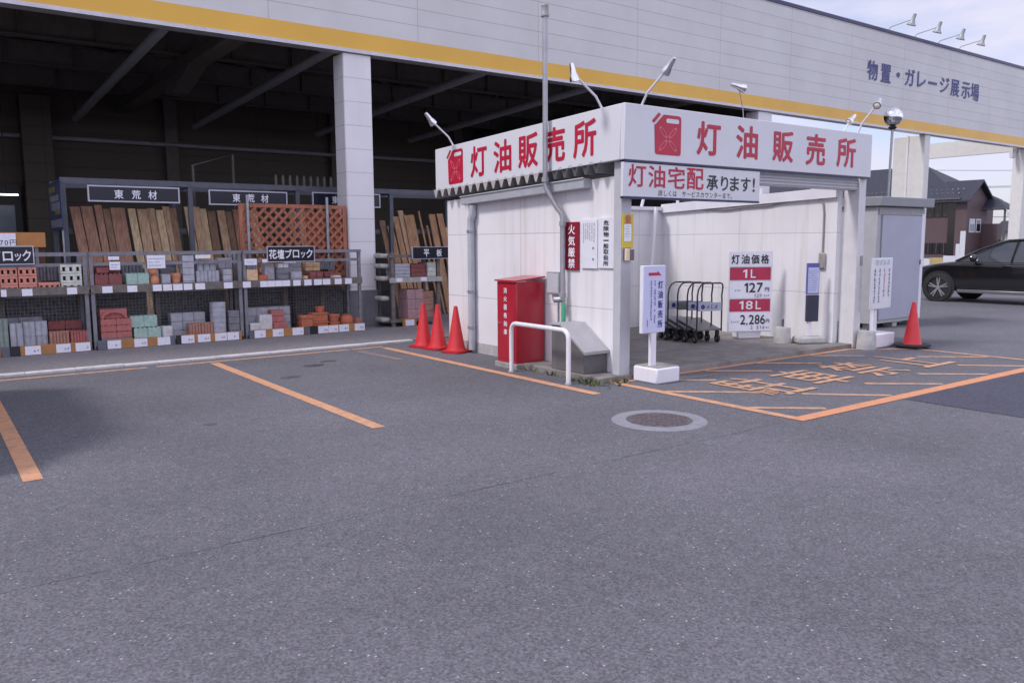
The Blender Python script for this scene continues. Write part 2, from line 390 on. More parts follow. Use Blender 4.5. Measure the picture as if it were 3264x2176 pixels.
tag(mb.build('road_lettering', paint('worn_lettering_paint', (.56, .32, .19), (.24, .18, .155), .32, .55, 12), smooth=False), kind='structure')
# paving seam, oil spots
M_seam = mat('seam_dark', (.085, .085, .095), .8, var=.4, scale=3)
q = []; x = -3.
while x < 6.1:
    if random.random() < .88: q.append(strip((x, 4.57 + random.uniform(-.012, .012)), (x + .5, 4.57 + random.uniform(-.012, .012)), random.uniform(.003, .0065))); x += random.choice((.5, .5, .5, .6))
flat('paving_seam', q, M_seam, .003)
M_oil = mat('oil_spot', (.062, .060, .072), .6, var=.3, scale=6)
def blob(cx, cy, rx, ry, seed):
    rg = random.Random(seed); return [(cx + rx * math.cos(t) * rg.uniform(.75, 1.1), cy + ry * math.sin(t) * rg.uniform(.7, 1.1)) for t in [2 * math.pi * k / 14 for k in range(14)]]
flat('oil_stain', [blob(4.40, 10.75, .17, .12, 1), blob(4.72, 11.02, .13, .07, 2)], M_oil, .003)
flat('oil_stain', [blob(3.77, 9.98, .15, .09, 3)], M_seam, .003)
flat('oil_stain', [blob(2.14, 7.82, .07, .05, 4)], M_seam, .003)
# manhole
M_iron = mat('rusty_cast_iron', (.115, .098, .105), .65, metal=.2, var=.25, scale=18, bump=.6, bscale=40)
M_ring = mat('pale_concrete_ring', (.225, .225, .255), .8, var=.15, scale=10, bump=.3)
mh = thing('manhole_cover', 'round rusty iron manhole cover in a pale concrete ring set in the asphalt', 'manhole', (5.63, 5.35, 0))
MB().lathe([(.325, .006), (.445, .007), (.455, 0)], (5.63, 5.35, 0), seg=48).build('concrete_ring', M_ring, mh)
m_ = MB().lathe([(0, .007), (.315, .007), (.318, 0)], (5.63, 5.35, 0), seg=48)
for i in range(-4, 5):
    for j in range(-4, 5):
        if i * i + j * j < 18: m_.box(5.63 + i * .066 - .02, 5.35 + j * .066 - .02, .006, 5.63 + i * .066 + .02, 5.35 + j * .066 + .02, .0105)
m_.build('lid', M_iron, mh)

# ------------------------------------------------------------------ the store building
F = 15.10
M_fascia = panel_mat('fascia_cladding', (.615, .61, .60), 0, 3.12, .3255, (2.42, 5.76 - .3255 * 3), joint=.007, jcol=.62)
M_yellow = mat('ochre_yellow_stripe', (.72, .41, .05), .4, var=.06, scale=.7)
M_silver = mat('silver_drip_trim', (.52, .51, .54), .35, metal=.3, var=.08)
M_colm = panel_mat('column_cladding_front', (.76, .74, .76), 0, 9., .455, (3, -.1), joint=.008, jcol=.7, stain=(4, .18, (.5, .45, .38)))
M_colbase = mat('column_base_grey', (.20, .20, .22), .6, var=.1, stain=(6, .4, (.1, .1, .1)))
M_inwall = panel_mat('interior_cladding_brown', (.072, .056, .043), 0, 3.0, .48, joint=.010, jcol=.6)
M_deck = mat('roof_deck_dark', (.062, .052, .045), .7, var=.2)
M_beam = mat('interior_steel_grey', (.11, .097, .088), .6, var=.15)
M_pipe = mat('interior_brace_grey', (.30, .30, .33), .5, var=.1)
M_cream = mat('cream_cladding', (.66, .65, .62), .55, var=.05, stain=(4, .15, (.5, .45, .36)))
bld = thing('store_building', 'large home centre with pale clad fascia, yellow stripe and dark open timber hall', 'store', (7.3, 15.1, 0))
MB().box(-16, F, 5.765, 62, F + .28, 8.405).build('fascia_panel', M_fascia, bld)
MB().box(-16, F - .012, 5.445, 62, F + .27, 5.762).build('yellow_stripe', M_yellow, bld)
MB().box(-16, F - .03, 5.375, 62, F + .26, 5.442).build('drip_trim', M_silver, bld)
MB().box(-16, F - .03, 8.408, 62, F + .34, 8.505).build('roof_coping', M_navy, bld)
letters(bld, M_blue, (0, F - .02, 0), (1, 0, 0), (0, 0, 1), (('物', 25.17, 25.78, 6.82, 7.44), ('置', 25.97, 26.57, 6.83, 7.41), ('・', 26.93, 27.13, 7.08, 7.24), ('ガ', 27.47, 28.08, 6.87, 7.44), ('レ', 28.27, 28.83, 6.90, 7.42),
                          ('ー', 29.02, 29.60, 7.09, 7.17), ('ジ', 29.82, 30.46, 6.88, 7.42), ('展', 30.6, 31.22, 6.83, 7.42), ('示', 31.40, 32.04, 6.83, 7.41), ('場', 32.1, 32.74, 6.82, 7.44)), .02, 'wall_character')
for x0, x1, y1, m_ in ((7.0, 7.6, F + .52, M_colm), (19.78, 20.4, F + .5, M_colm), (29.1, 29.46, F + 1.2, M_cream), (37.1, 37.75, F + .5, M_cream)):
    c = MB().box(x0, F + .03, .72, x1, y1, 5.376).build('column', m_, bld, bevel=.03)
    if 29 < x0 < 30:
        for yy in (F + .62,): MB().box(x0 - .04, yy, .75, x0 - .001, yy + .06, 5.376).build('column_rib', M_white, c)
    MB().box(x0 - .01, F + .02, 0, x1 + .01, y1 + .01, .715).build('column_base', M_colbase, c)
    MB().box(x0 - .02, F + .01, .715, x1 + .02, y1 + .02, .745).build('base_trim', M_colbase, c)
# hall behind: back wall, end wall, roof deck, beams and brace pipes
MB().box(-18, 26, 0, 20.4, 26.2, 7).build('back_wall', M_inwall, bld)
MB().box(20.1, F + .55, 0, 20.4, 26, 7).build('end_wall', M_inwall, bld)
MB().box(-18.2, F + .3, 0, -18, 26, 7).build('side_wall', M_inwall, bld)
dk = MB(); x = -18.
while x < 20.1:
    dk.prism([(x, F + .3, 6.35), (x + .12, F + .3, 6.35), (x + .22, F + .3, 6.18), (x + .38, F + .3, 6.18), (x + .48, F + .3, 6.35), (x + .6, F + .3, 6.35), (x + .6, F + .3, 6.42), (x, F + .3, 6.42)], (0, 10.8, 0)); x += .6
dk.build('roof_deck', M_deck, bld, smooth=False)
for y in (F + .75, 18.6, 21.4, 24.2):
    b_ = MB(); b_.box(-18, y - .12, 6.13, 20.1, y + .12, 6.16); b_.box(-18, y - .12, 5.66, 20.1, y + .12, 5.69); b_.box(-18, y - .02, 5.69, 20.1, y + .02, 6.13)
    for k in range(28): b_.box(-17 + k * 1.35, y - .12, 5.69, -16.98 + k * 1.35, y + .12, 6.13)
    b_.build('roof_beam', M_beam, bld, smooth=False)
for x in (5.1, 17.4, -4.):
    b_ = MB(); b_.box(x - .20, F + .3, 5.42, x + .20, 25.9, 5.655); b_.prism([(x - .19, F + 3.0, 5.415), (x - .19, 19.6, 5.06), (x - .19, 20.1, 5.06), (x - .19, 20.1, 5.415)], (.38, 0, 0))
    b_.build('girder', M_beam, bld, smooth=False)
for x, ye in ((3.82, 25.4), (6.9, 25.2), (10.52, 24.8), (13.71, 24.6), (.6, 25.4)):
    MB().tube([(x, F + .32, 5.46), (x, ye, 5.10)], .095, 12).build('brace_pipe', M_pipe, bld)
    MB().tube([(x, ye, 5.10), (x, ye, 5.66)], .02, 6).build('hanger_rod', M_dark, bld)
for k in range(9):
    x = -12 + k * 3.6
    b_ = MB(); b_.bar((x, F + .9, 5.70), (x + 1.7, 18.5, 6.12), .05); b_.bar((x + 3.4, F + .9, 5.70), (x + 1.7, 18.5, 6.12), .05); b_.bar((x, 18.7, 5.70), (x + 1.7, 21.3, 6.12), .05); b_.bar((x + 3.4, 18.7, 5.70), (x + 1.7, 21.3, 6.12), .05)
    b_.build('roof_bracing', M_beam, bld)
for y in (17.0, 20.0, 22.8):
    b_ = MB(); b_.box(-18, y - .05, 6.02, 20.1, y + .05, 6.17); b_.build('purlin', M_beam, bld)
MB().tube([(-17, 25.8, 4.6), (19.9, 25.8, 4.6)], .06, 8).build('wall_pipe', M_pipe, bld)
for x in (-3.2, 6.2, 11.4, 16.2): MB().box(x, 25.75, 0, x + .35, 25.99, 6.2).build('wall_post', M_beam, bld)
# pilaster and shop entrance glazing at the back left
MB().box(2.5, 25.2, 0, 3.2, 25.99, 5.6).build('pilaster', M_inwall, bld)
dr = MB().box(.4, 25.70, 0, 2.42, 25.98, 3.3).build('entrance_frame', M_dark, bld)
MB().box(.5, 25.66, .1, 2.25, 25.695, 2.75).build('entrance_glass', mat('grey_blue_glass', (.16, .19, .24), .15, var=.1), dr)
# canopy at the right end
MB().box(36.95, F + .3, 5.27, 37.15, 19.2, 5.92).build('canopy_beam', M_cream, bld)
MB().box(36.6, F + .3, 5.0, 36.94, F + .42, 5.37).build('canopy_bracket', M_cream, bld)
# fluorescent tube lit inside the hall
fl = thing('fluorescent_lamp', 'lit white fluorescent batten lamp over the shop entrance glazing', 'lamp', (1.3, 24.5, 2.98))
MB().box(.2, 24.45, 2.99, 2.3, 24.6, 3.04).build('housing', M_dark, fl)
MB().tube([(.25, 24.5, 2.965), (2.25, 24.5, 2.965)], .02, 8).build('tube', mat('lit_tube', (1, .95, .85), .5, var=.01, emit=((1, .93, .82), 2.2)), fl)
MB().tube([(.6, 24.55, 3.04), (.6, 24.55, 6.18)], .012, 6).build('hanger', M_dark, fl)
MB().tube([(2.0, 24.55, 3.04), (2.0, 24.55, 6.18)], .012, 6).build('hanger', M_dark, fl)

# floodlights along the roof edge
M_lampgrey = mat('floodlight_grey', (.32, .34, .34), .45, metal=.3, var=.1)
def roof_lamp(x, label):
    t = thing('floodlight', label, 'floodlight', (x, F + .1, 8.505), 'floodlights along the roof edge')
    MB().tube([(x, F + .1, 8.5), (x, F, 8.62), (x, 14.42, 8.70)], .014, 6).build('arm', M_lampgrey, t)
    MB().lathe([(0, .0), (.05, .0), (.06, .18), (.10, .28), (.15, .34), (.14, .36), (0, .33)], (x, 14.30, 8.86), (0, .36, -1), 16).build('lamp_head', M_lampgrey, t)
for x, nm in ((26.45, 'leftmost of four'), (28.1, 'second from the left'), (29.7, 'third from the left'), (31.2, 'rightmost of four')):
    roof_lamp(x, 'grey floodlight on a thin arm above the roof coping, ' + nm)

# ------------------------------------------------------------------ the kerosene booth
SL = .034
def dz(y): return -SL * (y - 7.2)
XW, YB = 6.93, 11.25
stn = (7, .5, (.50, .44, .38))
M_wallY = panel_mat('booth_wall_panels_side', (.745, .735, .755), 1, 2.1, .955, (7.2, -.10), joint=.010, jcol=.80, stain=stn)
M_wallX = panel_mat('booth_wall_panels_back', (.70, .69, .705), 0, 2.1, .955, (6.9, -.10), joint=.010, jcol=.80, stain=stn)
booth = thing('kerosene_booth', 'white panelled kerosene sales booth with red lettered sign boards on its roof edge', 'kiosk', (9.4, 9.2, 0))
def wall_y(x0, x1, y0, y1, name, m, zt=2.49):
    MB().prism([(x0, y0, -.05), (x0, y1, -.05), (x0, y1, zt + dz(y1)), (x0, y0, zt + dz(y0))], (x1 - x0, 0, 0)).build(name, m, booth)
wall_y(XW, XW + .11, 7.32, YB, 'side_wall', M_wallY)
wall_y(11.72, 11.84, 7.42, YB, 'side_wall', M_wallY)
MB().box(XW + .112, YB - .11, -.05, 11.718, YB, 2.345).build('back_wall', M_wallX, booth)
sl = MB(); sl.box(6.52, 7.16, -.15, 6.925, 9.3, .075); sl.box(6.93, 7.16, -.15, 12.02, 11.4, .07)
sl.build('floor_slab', mat('booth_floor_concrete', (.20, .185, .175), .85, var=.25, scale=4, bump=.4, bscale=90), booth, bevel=.012)
MB().box(6.925, 9.31, -.1, 6.928 + .02, 11.26, .16).build('skirting', M_concl, booth)
MB().prism([(6.86, 7.19, .05), (7.03, 7.19, .05), (7.03, 7.318, .05), (6.86, 7.318, .05)], (0, 0, 2.59)).build('corner_post', M_boothpost, booth, bevel=.006)
rpst = MB(); rpst.box(11.85, 7.14, .0, 12.03, 7.40, 2.64)
rpst.build('corner_post', [mat('booth_white_post', (.62, .61, .62), .5, var=.05, stain=(6, .2, (.5, .42, .35)))], booth, bevel=.008)
fb = MB(); fb.box(7.035, 7.18, 2.46, 11.845, 7.34, 2.645)
for k in range(4): fb.box(7.035, 7.165, 2.475 + k * .043, 11.845, 7.18, 2.497 + k * .043)
fb.build('front_beam', M_boothpost, booth)
# folded-plate roof, gutter, wall-top trim
M_roofm = mat('folded_plate_metal', (.17, .165, .165), .45, metal=.2, var=.12)
rf = MB(); y = 7.45; zz = 2.485
while y < 11.3:
    za = zz + dz(y) + .05
    pts = [(y, za + .13), (y + .03, za + .13), (y + .085, za), (y + .115, za), (y + .17, za + .13), (y + .20, za + .13)]
    rf.prism([(6.78, a, b) for a, b in pts] + [(6.78, a, b + .006) for a, b in reversed(pts)], (2.0, 0, 0))
    if y > 8.55: rf.add([(6.782, y + .032, za + .128), (6.782, y + .085, za + .012), (6.782, y + .115, za + .012), (6.782, y + .168, za + .128)], [(0, 1, 2, 3)], 1)
    y += .20
rf.build('folded_roof', [M_roofm, mat('roof_end_closer', (.42, .39, .36), .6, var=.2, scale=30)], booth, smooth=False)
gm = MB()
gm.prism([(6.80, 7.80, 2.36), (6.925, 7.80, 2.36), (6.925, 7.80, 2.48), (6.79, 7.80, 2.48)], (0, 2.85, -SL * 2.85)); gm.prism([(6.775, 7.79, 2.47), (6.795, 7.79, 2.47), (6.795, 7.79, 2.49), (6.775, 7.79, 2.49)], (0, 2.87, -SL * 2.87))
gt = gm.build('gutter', mat('gutter_grey', (.40, .41, .44), .45, var=.08), booth, bevel=.008)
M_down = mat('downpipe_grey', (.42, .44, .48), .4, var=.08)
dp = MB().tube([(6.865, 10.42, 2.25), (6.865, 10.42, 2.12), (6.86, 10.47, 2.04), (6.86, 10.47, 1.9), (6.86, 10.47, .05)], .055, 14).build('downpipe', M_down, booth)
for z in (1.86, .95, .40): MB().lathe([(.058, -.02), (.064, -.02), (.064, .02), (.058, .02)], (6.86, 10.47, z), seg=14).build('pipe_clip', M_galv, dp)
MB().prism([(11.66, 7.42, 2.36), (11.715, 7.42, 2.36), (11.715, 7.42, 2.52), (11.66, 7.42, 2.52)], (0, 3.7, -SL * 3.7)).build('wall_top_trim', M_white, booth)
MB().box(7.05, YB - .17, 2.28, 11.65, YB - .112, 2.345).build('wall_top_trim', M_white, booth)
for x, y in ((7.9, YB - .06), (9.6, YB - .06), (11.2, YB - .06)): MB().bar((x, y, 2.33), (x + .04, y - .02, 2.52), .04).build('roof_strut', M_white, booth)
for y in (7.9, 8.9, 9.9, 10.8): MB().box(11.75, y - .02, 2.45 + dz(y), 11.79, y + .02, 2.64 + dz(y)).build('roof_strut', M_white, booth)
# cable along the right wall with its switch box
MB().tube([(11.69, 10.6, 2.30), (11.69, 9.6, 2.24), (11.69, 9.2, 2.27), (11.69, 8.7, 2.28), (11.69, 8.1, 2.37), (11.69, 7.75, 2.36), (11.695, 7.66, 2.28), (11.70, 7.64, 2.1), (11.70, 7.64, 1.5)], .014, 8).build('cable', mat('cable_grey', (.26, .25, .24), .6), booth)
MB().box(11.67, 7.58, 1.24, 11.718, 7.70, 1.50).build('switch_box', mat('switch_grey', (.30, .28, .25), .6), booth, bevel=.03)
MB().box(11.95, 7.125, 1.31, 12.0, 7.139, 1.45).build('post_plate', M_greybox, booth)
MB().bar((11.10, 10.95, .06), (11.45, 11.05, 2.33), .055).build('leaning_pipe', M_white, booth)
# sign boards on the roof edge
sf = MB().box(6.78, 7.06, 2.65, 12.0, 7.135, 3.295).build('front_sign_board', M_sign, booth, bevel=.008)
MB().box(6.80, 7.075, 2.628, 11.98, 7.13, 2.648).build('sign_lower_edge', M_navy, sf)
ls = MB().prism([(6.78, 7.138, 2.652), (6.78, 11.35, 2.652 + dz(11.35)), (6.78, 11.35, 3.295 + dz(11.35)), (6.78, 7.138, 3.295)], (.075, 0, 0)).build('side_sign_board', M_sign, booth, bevel=.008)
def jerry(mb, o, u, v, x0, z0, x1, z1):
    """red fuel can pictogram: body with cut shoulder, cap, handle slot, crossed loops"""
    o, u, v = Vector(o), Vector(u), Vector(v); n_ = u.cross(v)
    def P(a, b, e=0): return o + u * (x0 + (x1 - x0) * a) + v * (z0 + (z1 - z0) * b) + n_ * e
    body = [(.06, .06), (.08, .02), (.13, .0), (.93, .0), (.98, .02), (1, .07), (1, .92), (.97, .98), (.90, 1.0), (.36, 1.0), (.03, .72)]
    mb.add([P(*q) for q in body], [tuple(range(len(body)))], 0)
    cap = [(-.04, .80), (.20, 1.02), (.27, .97), (.03, .75)]
    mb.add([P(a - .02, b + .02, .001) for a, b in cap], [(0, 3, 2, 1)], 0)
    gap = [(.03, .745), (.05, .73), (.33, .985), (.30, 1.005)]
    mb.add([P(a, b, .002) for a, b in gap], [(0, 1, 2, 3)], 2)
    hole = [(.48, .80), (.88, .80), (.91, .83), (.91, .88), (.88, .91), (.48, .91), (.45, .88), (.45, .83)]
    mb.add([P(*q, .002) for q in hole], [tuple(range(8))], 2)
    for a0 in (45, 135, 225, 315):
        N = 14; ring = []
        for rr in (1.0, .72):
            for k in range(N):
                t = 2 * math.pi * k / N; lx, ly = .24 + .20 * math.cos(t) * (rr * .9 + .1), .062 * math.sin(t) * rr
                ring.append(P(.52 + (lx * math.cos(R(a0)) - ly * math.sin(R(a0))), .40 + .95 * (lx * math.sin(R(a0)) + ly * math.cos(R(a0))), .002))
        mb.add(ring, [(k, (k + 1) % N, N + (k + 1) % N, N + k) for k in range(N)], 1)
RB = dict(bold=.028)
o, u, v = (0, 7.056, 0), (1, 0, 0), (0, 0, 1)
letters(sf, M_red, o, u, v, (('灯', 8.02, 8.47, 2.77, 3.19), ('油', 8.78, 9.23, 2.77, 3.20), ('販', 9.55, 10.01, 2.77, 3.19), ('売', 10.31, 10.78, 2.76, 3.20), ('所', 11.07, 11.56, 2.77, 3.20)), .030, 'red_character')
mb = MB(); jerry(mb, o, u, v, 7.25, 2.735, 7.73, 3.21); mb.build('fuel_can_symbol', [M_red, M_pink, M_sign], sf, smooth=False)
o, u, v = (6.776, 0, SL * 7.2), (0, -1, SL), (0, 0, 1)
letters(ls, M_red, o, u, v, [(ch, -y0, -y1, 2.75, 3.20) for ch, y0, y1 in (('灯', 10.33, 9.90), ('油', 9.73, 9.30), ('販', 9.14, 8.70), ('売', 8.58, 8.14), ('所', 7.98, 7.55))], .030, 'red_character')
mb = MB(); jerry(mb, o, u, v, -10.98, 2.71, -10.54, 3.22); mb.build('fuel_can_symbol', [M_red, M_pink, M_sign], ls, smooth=False)

# delivery banner under the front sign
bn_ = thing('delivery_banner', 'white banner board with red and black lettering hung under the front sign', 'banner', (8.05, 7.1, 2.2))
MB().box(6.785, 7.085, 2.225, 9.325, 7.125, 2.622).build('board', M_sign, bn_, bevel=.004)
MB().box(6.785, 7.08, 2.20, 9.325, 7.13, 2.223).build('lower_trim', M_navy, bn_)
o, u, v = (0, 7.081, 0), (1, 0, 0), (0, 0, 1)
letters(bn_, M_red, o, u, v, [(ch, x0, x1, 2.34, 2.605) for ch, x0, x1 in (('灯', 6.87, 7.16), ('油', 7.20, 7.49), ('宅', 7.54, 7.84), ('配', 7.88, 8.19))], .016, 'red_character')
letters(bn_, M_black, o, u, v, [(ch, x0, x1, 2.345, 2.53) for ch, x0, x1 in (('承', 8.25, 8.47), ('り', 8.53, 8.67), ('ま', 8.71, 8.89), ('す', 8.93, 9.13), ('!', 9.18, 9.22))], .022, 'black_character')
mb = MB()
em(mb, '詳しくは サービスカウンターまで。', o, u, v, 7.37, 2.24, .080, 1.06, bold=.014)
mb.build('small_lettering', M_black, bn_, smooth=False)

# picture lamps on the sign boards
M_shine = mat('chrome_lamp_shell', (.78, .78, .80), .22, metal=1., var=.04)
M_glassw = mat('lamp_lens', (.85, .80, .70), .15, var=.05)
def sign_lamp(base, head, label, aim, ra=.014):
    base, head = Vector(base), Vector(head)
    t = thing('sign_lamp', label, 'lamp', base, 'arm lamps over the booth signs')
    k = base + (head - base) * .22 + Vector((0, 0, .05))
    MB().tube([base, k, head], ra, 8).build('arm', M_white if ra > .01 else M_galv, t)
    aim = Vector(aim).normalized()
    MB().lathe([(0, -.125), (.024, -.12), (.032, -.06), (.036, -.01), (.048, .02), (.056, .06), (.058, .085), (.052, .085)], head, aim, 18).build('lamp_shell', M_shine, t)
    MB().lathe([(.051, .075), (.036, .088), (0, .095)], head, aim, 18).build('lens', M_glassw, t)
sign_lamp((6.82, 10.87, 3.17), (6.42, 10.87, 3.53), 'chrome arm lamp at the far end of the side sign', (.55, 0, -.6))
sign_lamp((6.82, 7.50, 3.29), (6.37, 7.50, 3.64), 'chrome arm lamp on the side sign next to the corner', (.25, 0, -1))
sign_lamp((7.08, 7.09, 3.295), (7.01, 6.60, 3.64), 'chrome arm lamp on the front sign above the fuel can symbol', (0, .5, -.5))
sign_lamp((8.97, 7.10, 3.295), (8.87, 7.11, 3.69), 'chrome arm lamp over the middle of the front sign, seen against the shop fascia', (.9, -.25, -.2), .006)
sign_lamp((11.64, 7.09, 3.295), (11.60, 6.76, 3.69), 'higher chrome arm lamp at the right end of the front sign, warm lens', (-.75, -.25, -.55))
sign_lamp((11.94, 7.6, 3.20), (12.2, 7.55, 3.60), 'chrome arm lamp behind the right end of the front sign, lower one', (-.8, 0, -.6))

# vent pipe in front of the side sign
vp = thing('vent_pipe', 'tall grey vent pipe with a capped top rising past the side sign of the booth', 'vent pipe', (6.72, 8.46, 0))
M_vent = mat('vent_pipe_grey', (.36, .36, .39), .4, metal=.35, var=.1, scale=5)
MB().tube([(6.71, 8.46, 4.55), (6.71, 8.46, 2.44), (6.72, 8.45, 2.38), (6.80, 8.32, 2.13), (6.83, 8.27, 2.06), (6.84, 8.26, 1.98), (6.84, 8.26, .93)], .034, 14).build('pipe', M_vent, vp)
MB().lathe([(.03, 4.53), (.052, 4.54), (.052, 4.57), (.046, 4.58), (.046, 4.66), (.05, 4.67), (.04, 4.69), (0, 4.69)], (6.71, 8.46, 0), seg=16).build('cap', M_greybox, vp)
for y_, z_ in ((8.46, 2.50), (8.26, 1.93), (8.26, 1.0)):
    MB().lathe([(.036, -.03), (.047, -.03), (.047, .03), (.036, .03)], (6.71 if y_ > 8.3 else 6.84, y_, z_), seg=14).build('coupling', M_greybox, vp)
MB().tube([(6.84, 8.26, .95), (6.80, 8.31, .94), (6.77, 8.35, .94)], .04, 10).build('valve', M_galv, vp)
MB().tube([(6.84, 8.24, .90), (6.84, 8.24, .06)], .03, 12).build('green_pipe', mat('green_pipe_paint', (.08, .36, .20), .45, var=.1), vp)
MB().tube([(6.87, 8.38, .95), (6.87, 8.38, .06)], .014, 8).build('thin_pipe', M_galv, vp)
eb = thing('junction_box', 'grey electrical box on the booth wall beside the vent pipe', 'electrical box', (6.88, 8.42, .98))
MB().box(6.84, 8.33, 1.0, 6.928, 8.60, 1.30).build('case', M_greybox, eb, bevel=.006)
MB().box(6.834, 8.35, 1.02, 6.84, 8.58, 1.28).build('door', M_boothpost, eb, bevel=.004)

# signs fixed on the booth
mb = MB(); t = thing('no_fire_sign', 'narrow dark red sign with white vertical characters on the booth side wall', 'sign', (6.92, 8.15, 1.33))
MB().box(6.905, 8.02, 1.33, 6.926, 8.29, 1.95).build('plate', mat('sign_dark_red', (.25, .012, .028), .4, var=.06), t)
o, u, v = (6.902, 8.29, 0), (0, -1, 0), (0, 0, 1)
letters(t, M_paper, o, u, v, [(ch, .065, .205, 1.79 - i * .145, 1.915 - i * .145) for i, ch in enumerate('火気厳禁')], .02, 'white_character')
t = thing('storage_details_sign', 'white sign with columns of small print on the booth side wall', 'sign', (6.92, 7.8, 1.38))
MB().box(6.905, 7.66, 1.36, 6.926, 7.97, 1.97).build('plate', M_board, t)
mb = MB(); o = (6.902, 7.97, 0)
scribble(mb, o, u, v, .03, 1.66, .27, 1.93, 6, down=True, fill=.5, seed=3); mb.add([Vector(o) + Vector(u) * a + Vector(v) * b for a, b in ((.22, 1.60), (.25, 1.60), (.25, 1.63), (.22, 1.63))], [(0, 1, 2, 3)])
mb.add([Vector(o) + Vector(u) * a + Vector(v) * b for a, b in ((.22, 1.46), (.25, 1.46), (.25, 1.49), (.22, 1.49))], [(0, 1, 2, 3)]); mb.build('small_print', M_grey_ink, t, smooth=False)
t = thing('hazard_handling_sign', 'white sign with one column of large black characters next to the booth corner', 'sign', (6.92, 7.48, 1.38))
MB().box(6.905, 7.345, 1.37, 6.926, 7.645, 1.985).build('plate', M_board, t)
o = (6.902, 7.645, 0)
letters(t, M_black, o, u, v, [(ch, .10, .195, 1.895 - i * .071 + (.022 if ch == '一' else 0), 1.957 - i * .071 - (.026 if ch == '一' else 0)) for i, ch in enumerate('危険物一般取扱所')], .015, 'black_character')
t = thing('yellow_notice', 'narrow yellow notice with a white panel on the front corner post', 'sign', (6.95, 7.18, 1.6))
MB().box(6.872, 7.172, 1.62, 7.045, 7.188, 2.02).build('plate', mat('notice_yellow', (.62, .47, .06), .5, var=.08), t)
MB().box(6.895, 7.169, 1.70, 7.01, 7.171, 1.90).build('white_panel', M_paper, t)
mb = MB(); scribble(mb, (0, 7.167, 0), (1, 0, 0), (0, 0, 1), 6.905, 1.71, 7.0, 1.89, 6, fill=.45, seed=8); mb.build('small_print', M_grey_ink, t, smooth=False)
mb = MB(); mb.lathe([(0, 0), (.05, 0)], (6.96, 7.170, 1.965), (0, -1, 0), 14); mb.box(6.905, 7.168, 1.913, 7.01, 7.1715, 1.925); mb.build('orange_emblem', mat('emblem_brown', (.45, .16, .07), .5), t)
t = thing('doorbell_box', 'cream call box fixed below the yellow notice', 'call box', (6.95, 7.18, 1.47))
MB().box(6.90, 7.13, 1.47, 7.03, 7.188, 1.60).build('case', mat('dusty_brown_case', (.16, .12, .10), .5), t, bevel=.006)
MB().box(6.893, 7.125, 1.465, 6.95, 7.16, 1.61).build('cover', mat('cream_cover', (.70, .60, .42), .5), t, bevel=.006)

# ------------------------------------------------------------------ things round the booth
M_firered = mat('cabinet_red_enamel', (.40, .012, .03), .3, var=.06, scale=4, coat=.3)
M_firered2 = mat('cabinet_red_enamel_faded', (.36, .02, .035), .5, var=.15, scale=9, stain=(8, .3, (.4, .25, .22)))
cb = thing('extinguisher_cabinet', 'tall red steel cabinet with white vertical characters against the booth wall', 'cabinet', (6.66, 8.93, .07))
x0, x1, y0, y1 = 6.42, 6.90, 8.72, 9.16
MB().box(x0 - .03, y0 - .03, -.02, x1, y1 + .03, .068).build('concrete_pad', M_conc, cb, bevel=.01)
MB().box(x0, y0, .07, x1, y1, 1.165).build('case', M_firered, cb, bevel=.006)
MB().prism([(x0 - .03, y0 - .02, 1.17), (x1, y0 - .02, 1.215), (x1, y0 - .02, 1.235), (x0 - .03, y0 - .02, 1.19)], (0, .48, 0)).build('sloping_top', M_firered, cb)
MB().box(x0 - .008, y0 + .03, .12, x0 - .001, y1 - .03, 1.12).build('door', M_firered, cb, bevel=.003)
MB().lathe([(0, .02), (.014, .02), (.016, 0)], (x0 - .01, y1 - .06, .60), (-1, 0, 0), 10).build('handle', M_chrome, cb)
o, u, v = (x0 - .011, y1, 0), (0, -1, 0), (0, 0, 1)
letters(cb, M_paper, o, u, v, [(ch, .17, .245, 1.01 - i * .112, 1.085 - i * .112) for i, ch in enumerate('消火器格納庫')], .02, 'white_character')

gr = thing('guard_rail', 'white painted hoop guard rail in front of the red cabinet', 'guard rail', (6.24, 8.0, 0))
pts = [(6.25, 8.60, -.05), (6.25, 8.60, .54)] + [(6.25, 8.60 - .09 * (1 - math.cos(R(a))), .54 + .09 * math.sin(R(a))) for a in (25, 50, 75, 90)]
pts += [(6.22, 7.50 + .09 * math.sin(R(a)), .55 + .09 * math.cos(R(a))) for a in (90, 65, 40, 15)]
pts = [(6.25, 8.60, -.05), (6.25, 8.60, .55), (6.25, 8.585, .60), (6.25, 8.545, .635), (6.25, 8.50, .645), (6.22, 7.50, .645), (6.22, 7.455, .635), (6.22, 7.415, .60), (6.22, 7.40, .55), (6.22, 7.40, -.05)]
MB().tube(pts, .029, 14).build('hoop', mat('rail_white_paint', (.72, .72, .74), .4, var=.05, stain=(30, .3, (.4, .35, .3))), gr)
mb = MB(); mb.lathe([(.034, .02), (.045, .0)], (6.25, 8.60, 0), seg=14); mb.lathe([(.034, .02), (.045, .0)], (6.22, 7.40, 0), seg=14); mb.build('footing', M_conc, gr)

gb = thing('sloped_box', 'dark grey metal box with a pale sloping lid beside the booth corner', 'equipment box', (6.75, 7.8, .075))
MB().prism([(6.54, 7.48, .078), (6.54, 8.12, .078), (6.54, 8.12, .64), (6.54, 7.92, .64), (6.54, 7.48, .36)], (.375, 0, 0)).build('body', mat('box_dark_grey', (.125, .118, .122), .6, var=.12, scale=5, stain=(6, .4, (.24, .22, .2))), gb, bevel=.004)
MB().prism([(6.51, 7.44, .355), (6.51, 7.905, .668), (6.51, 8.13, .668), (6.51, 8.13, .645), (6.51, 7.915, .645), (6.51, 7.44, .315)], (.41, 0, 0)).build('lid', mat('lid_pale_grey', (.36, .35, .37), .5, var=.1, scale=6), gb, bevel=.003)

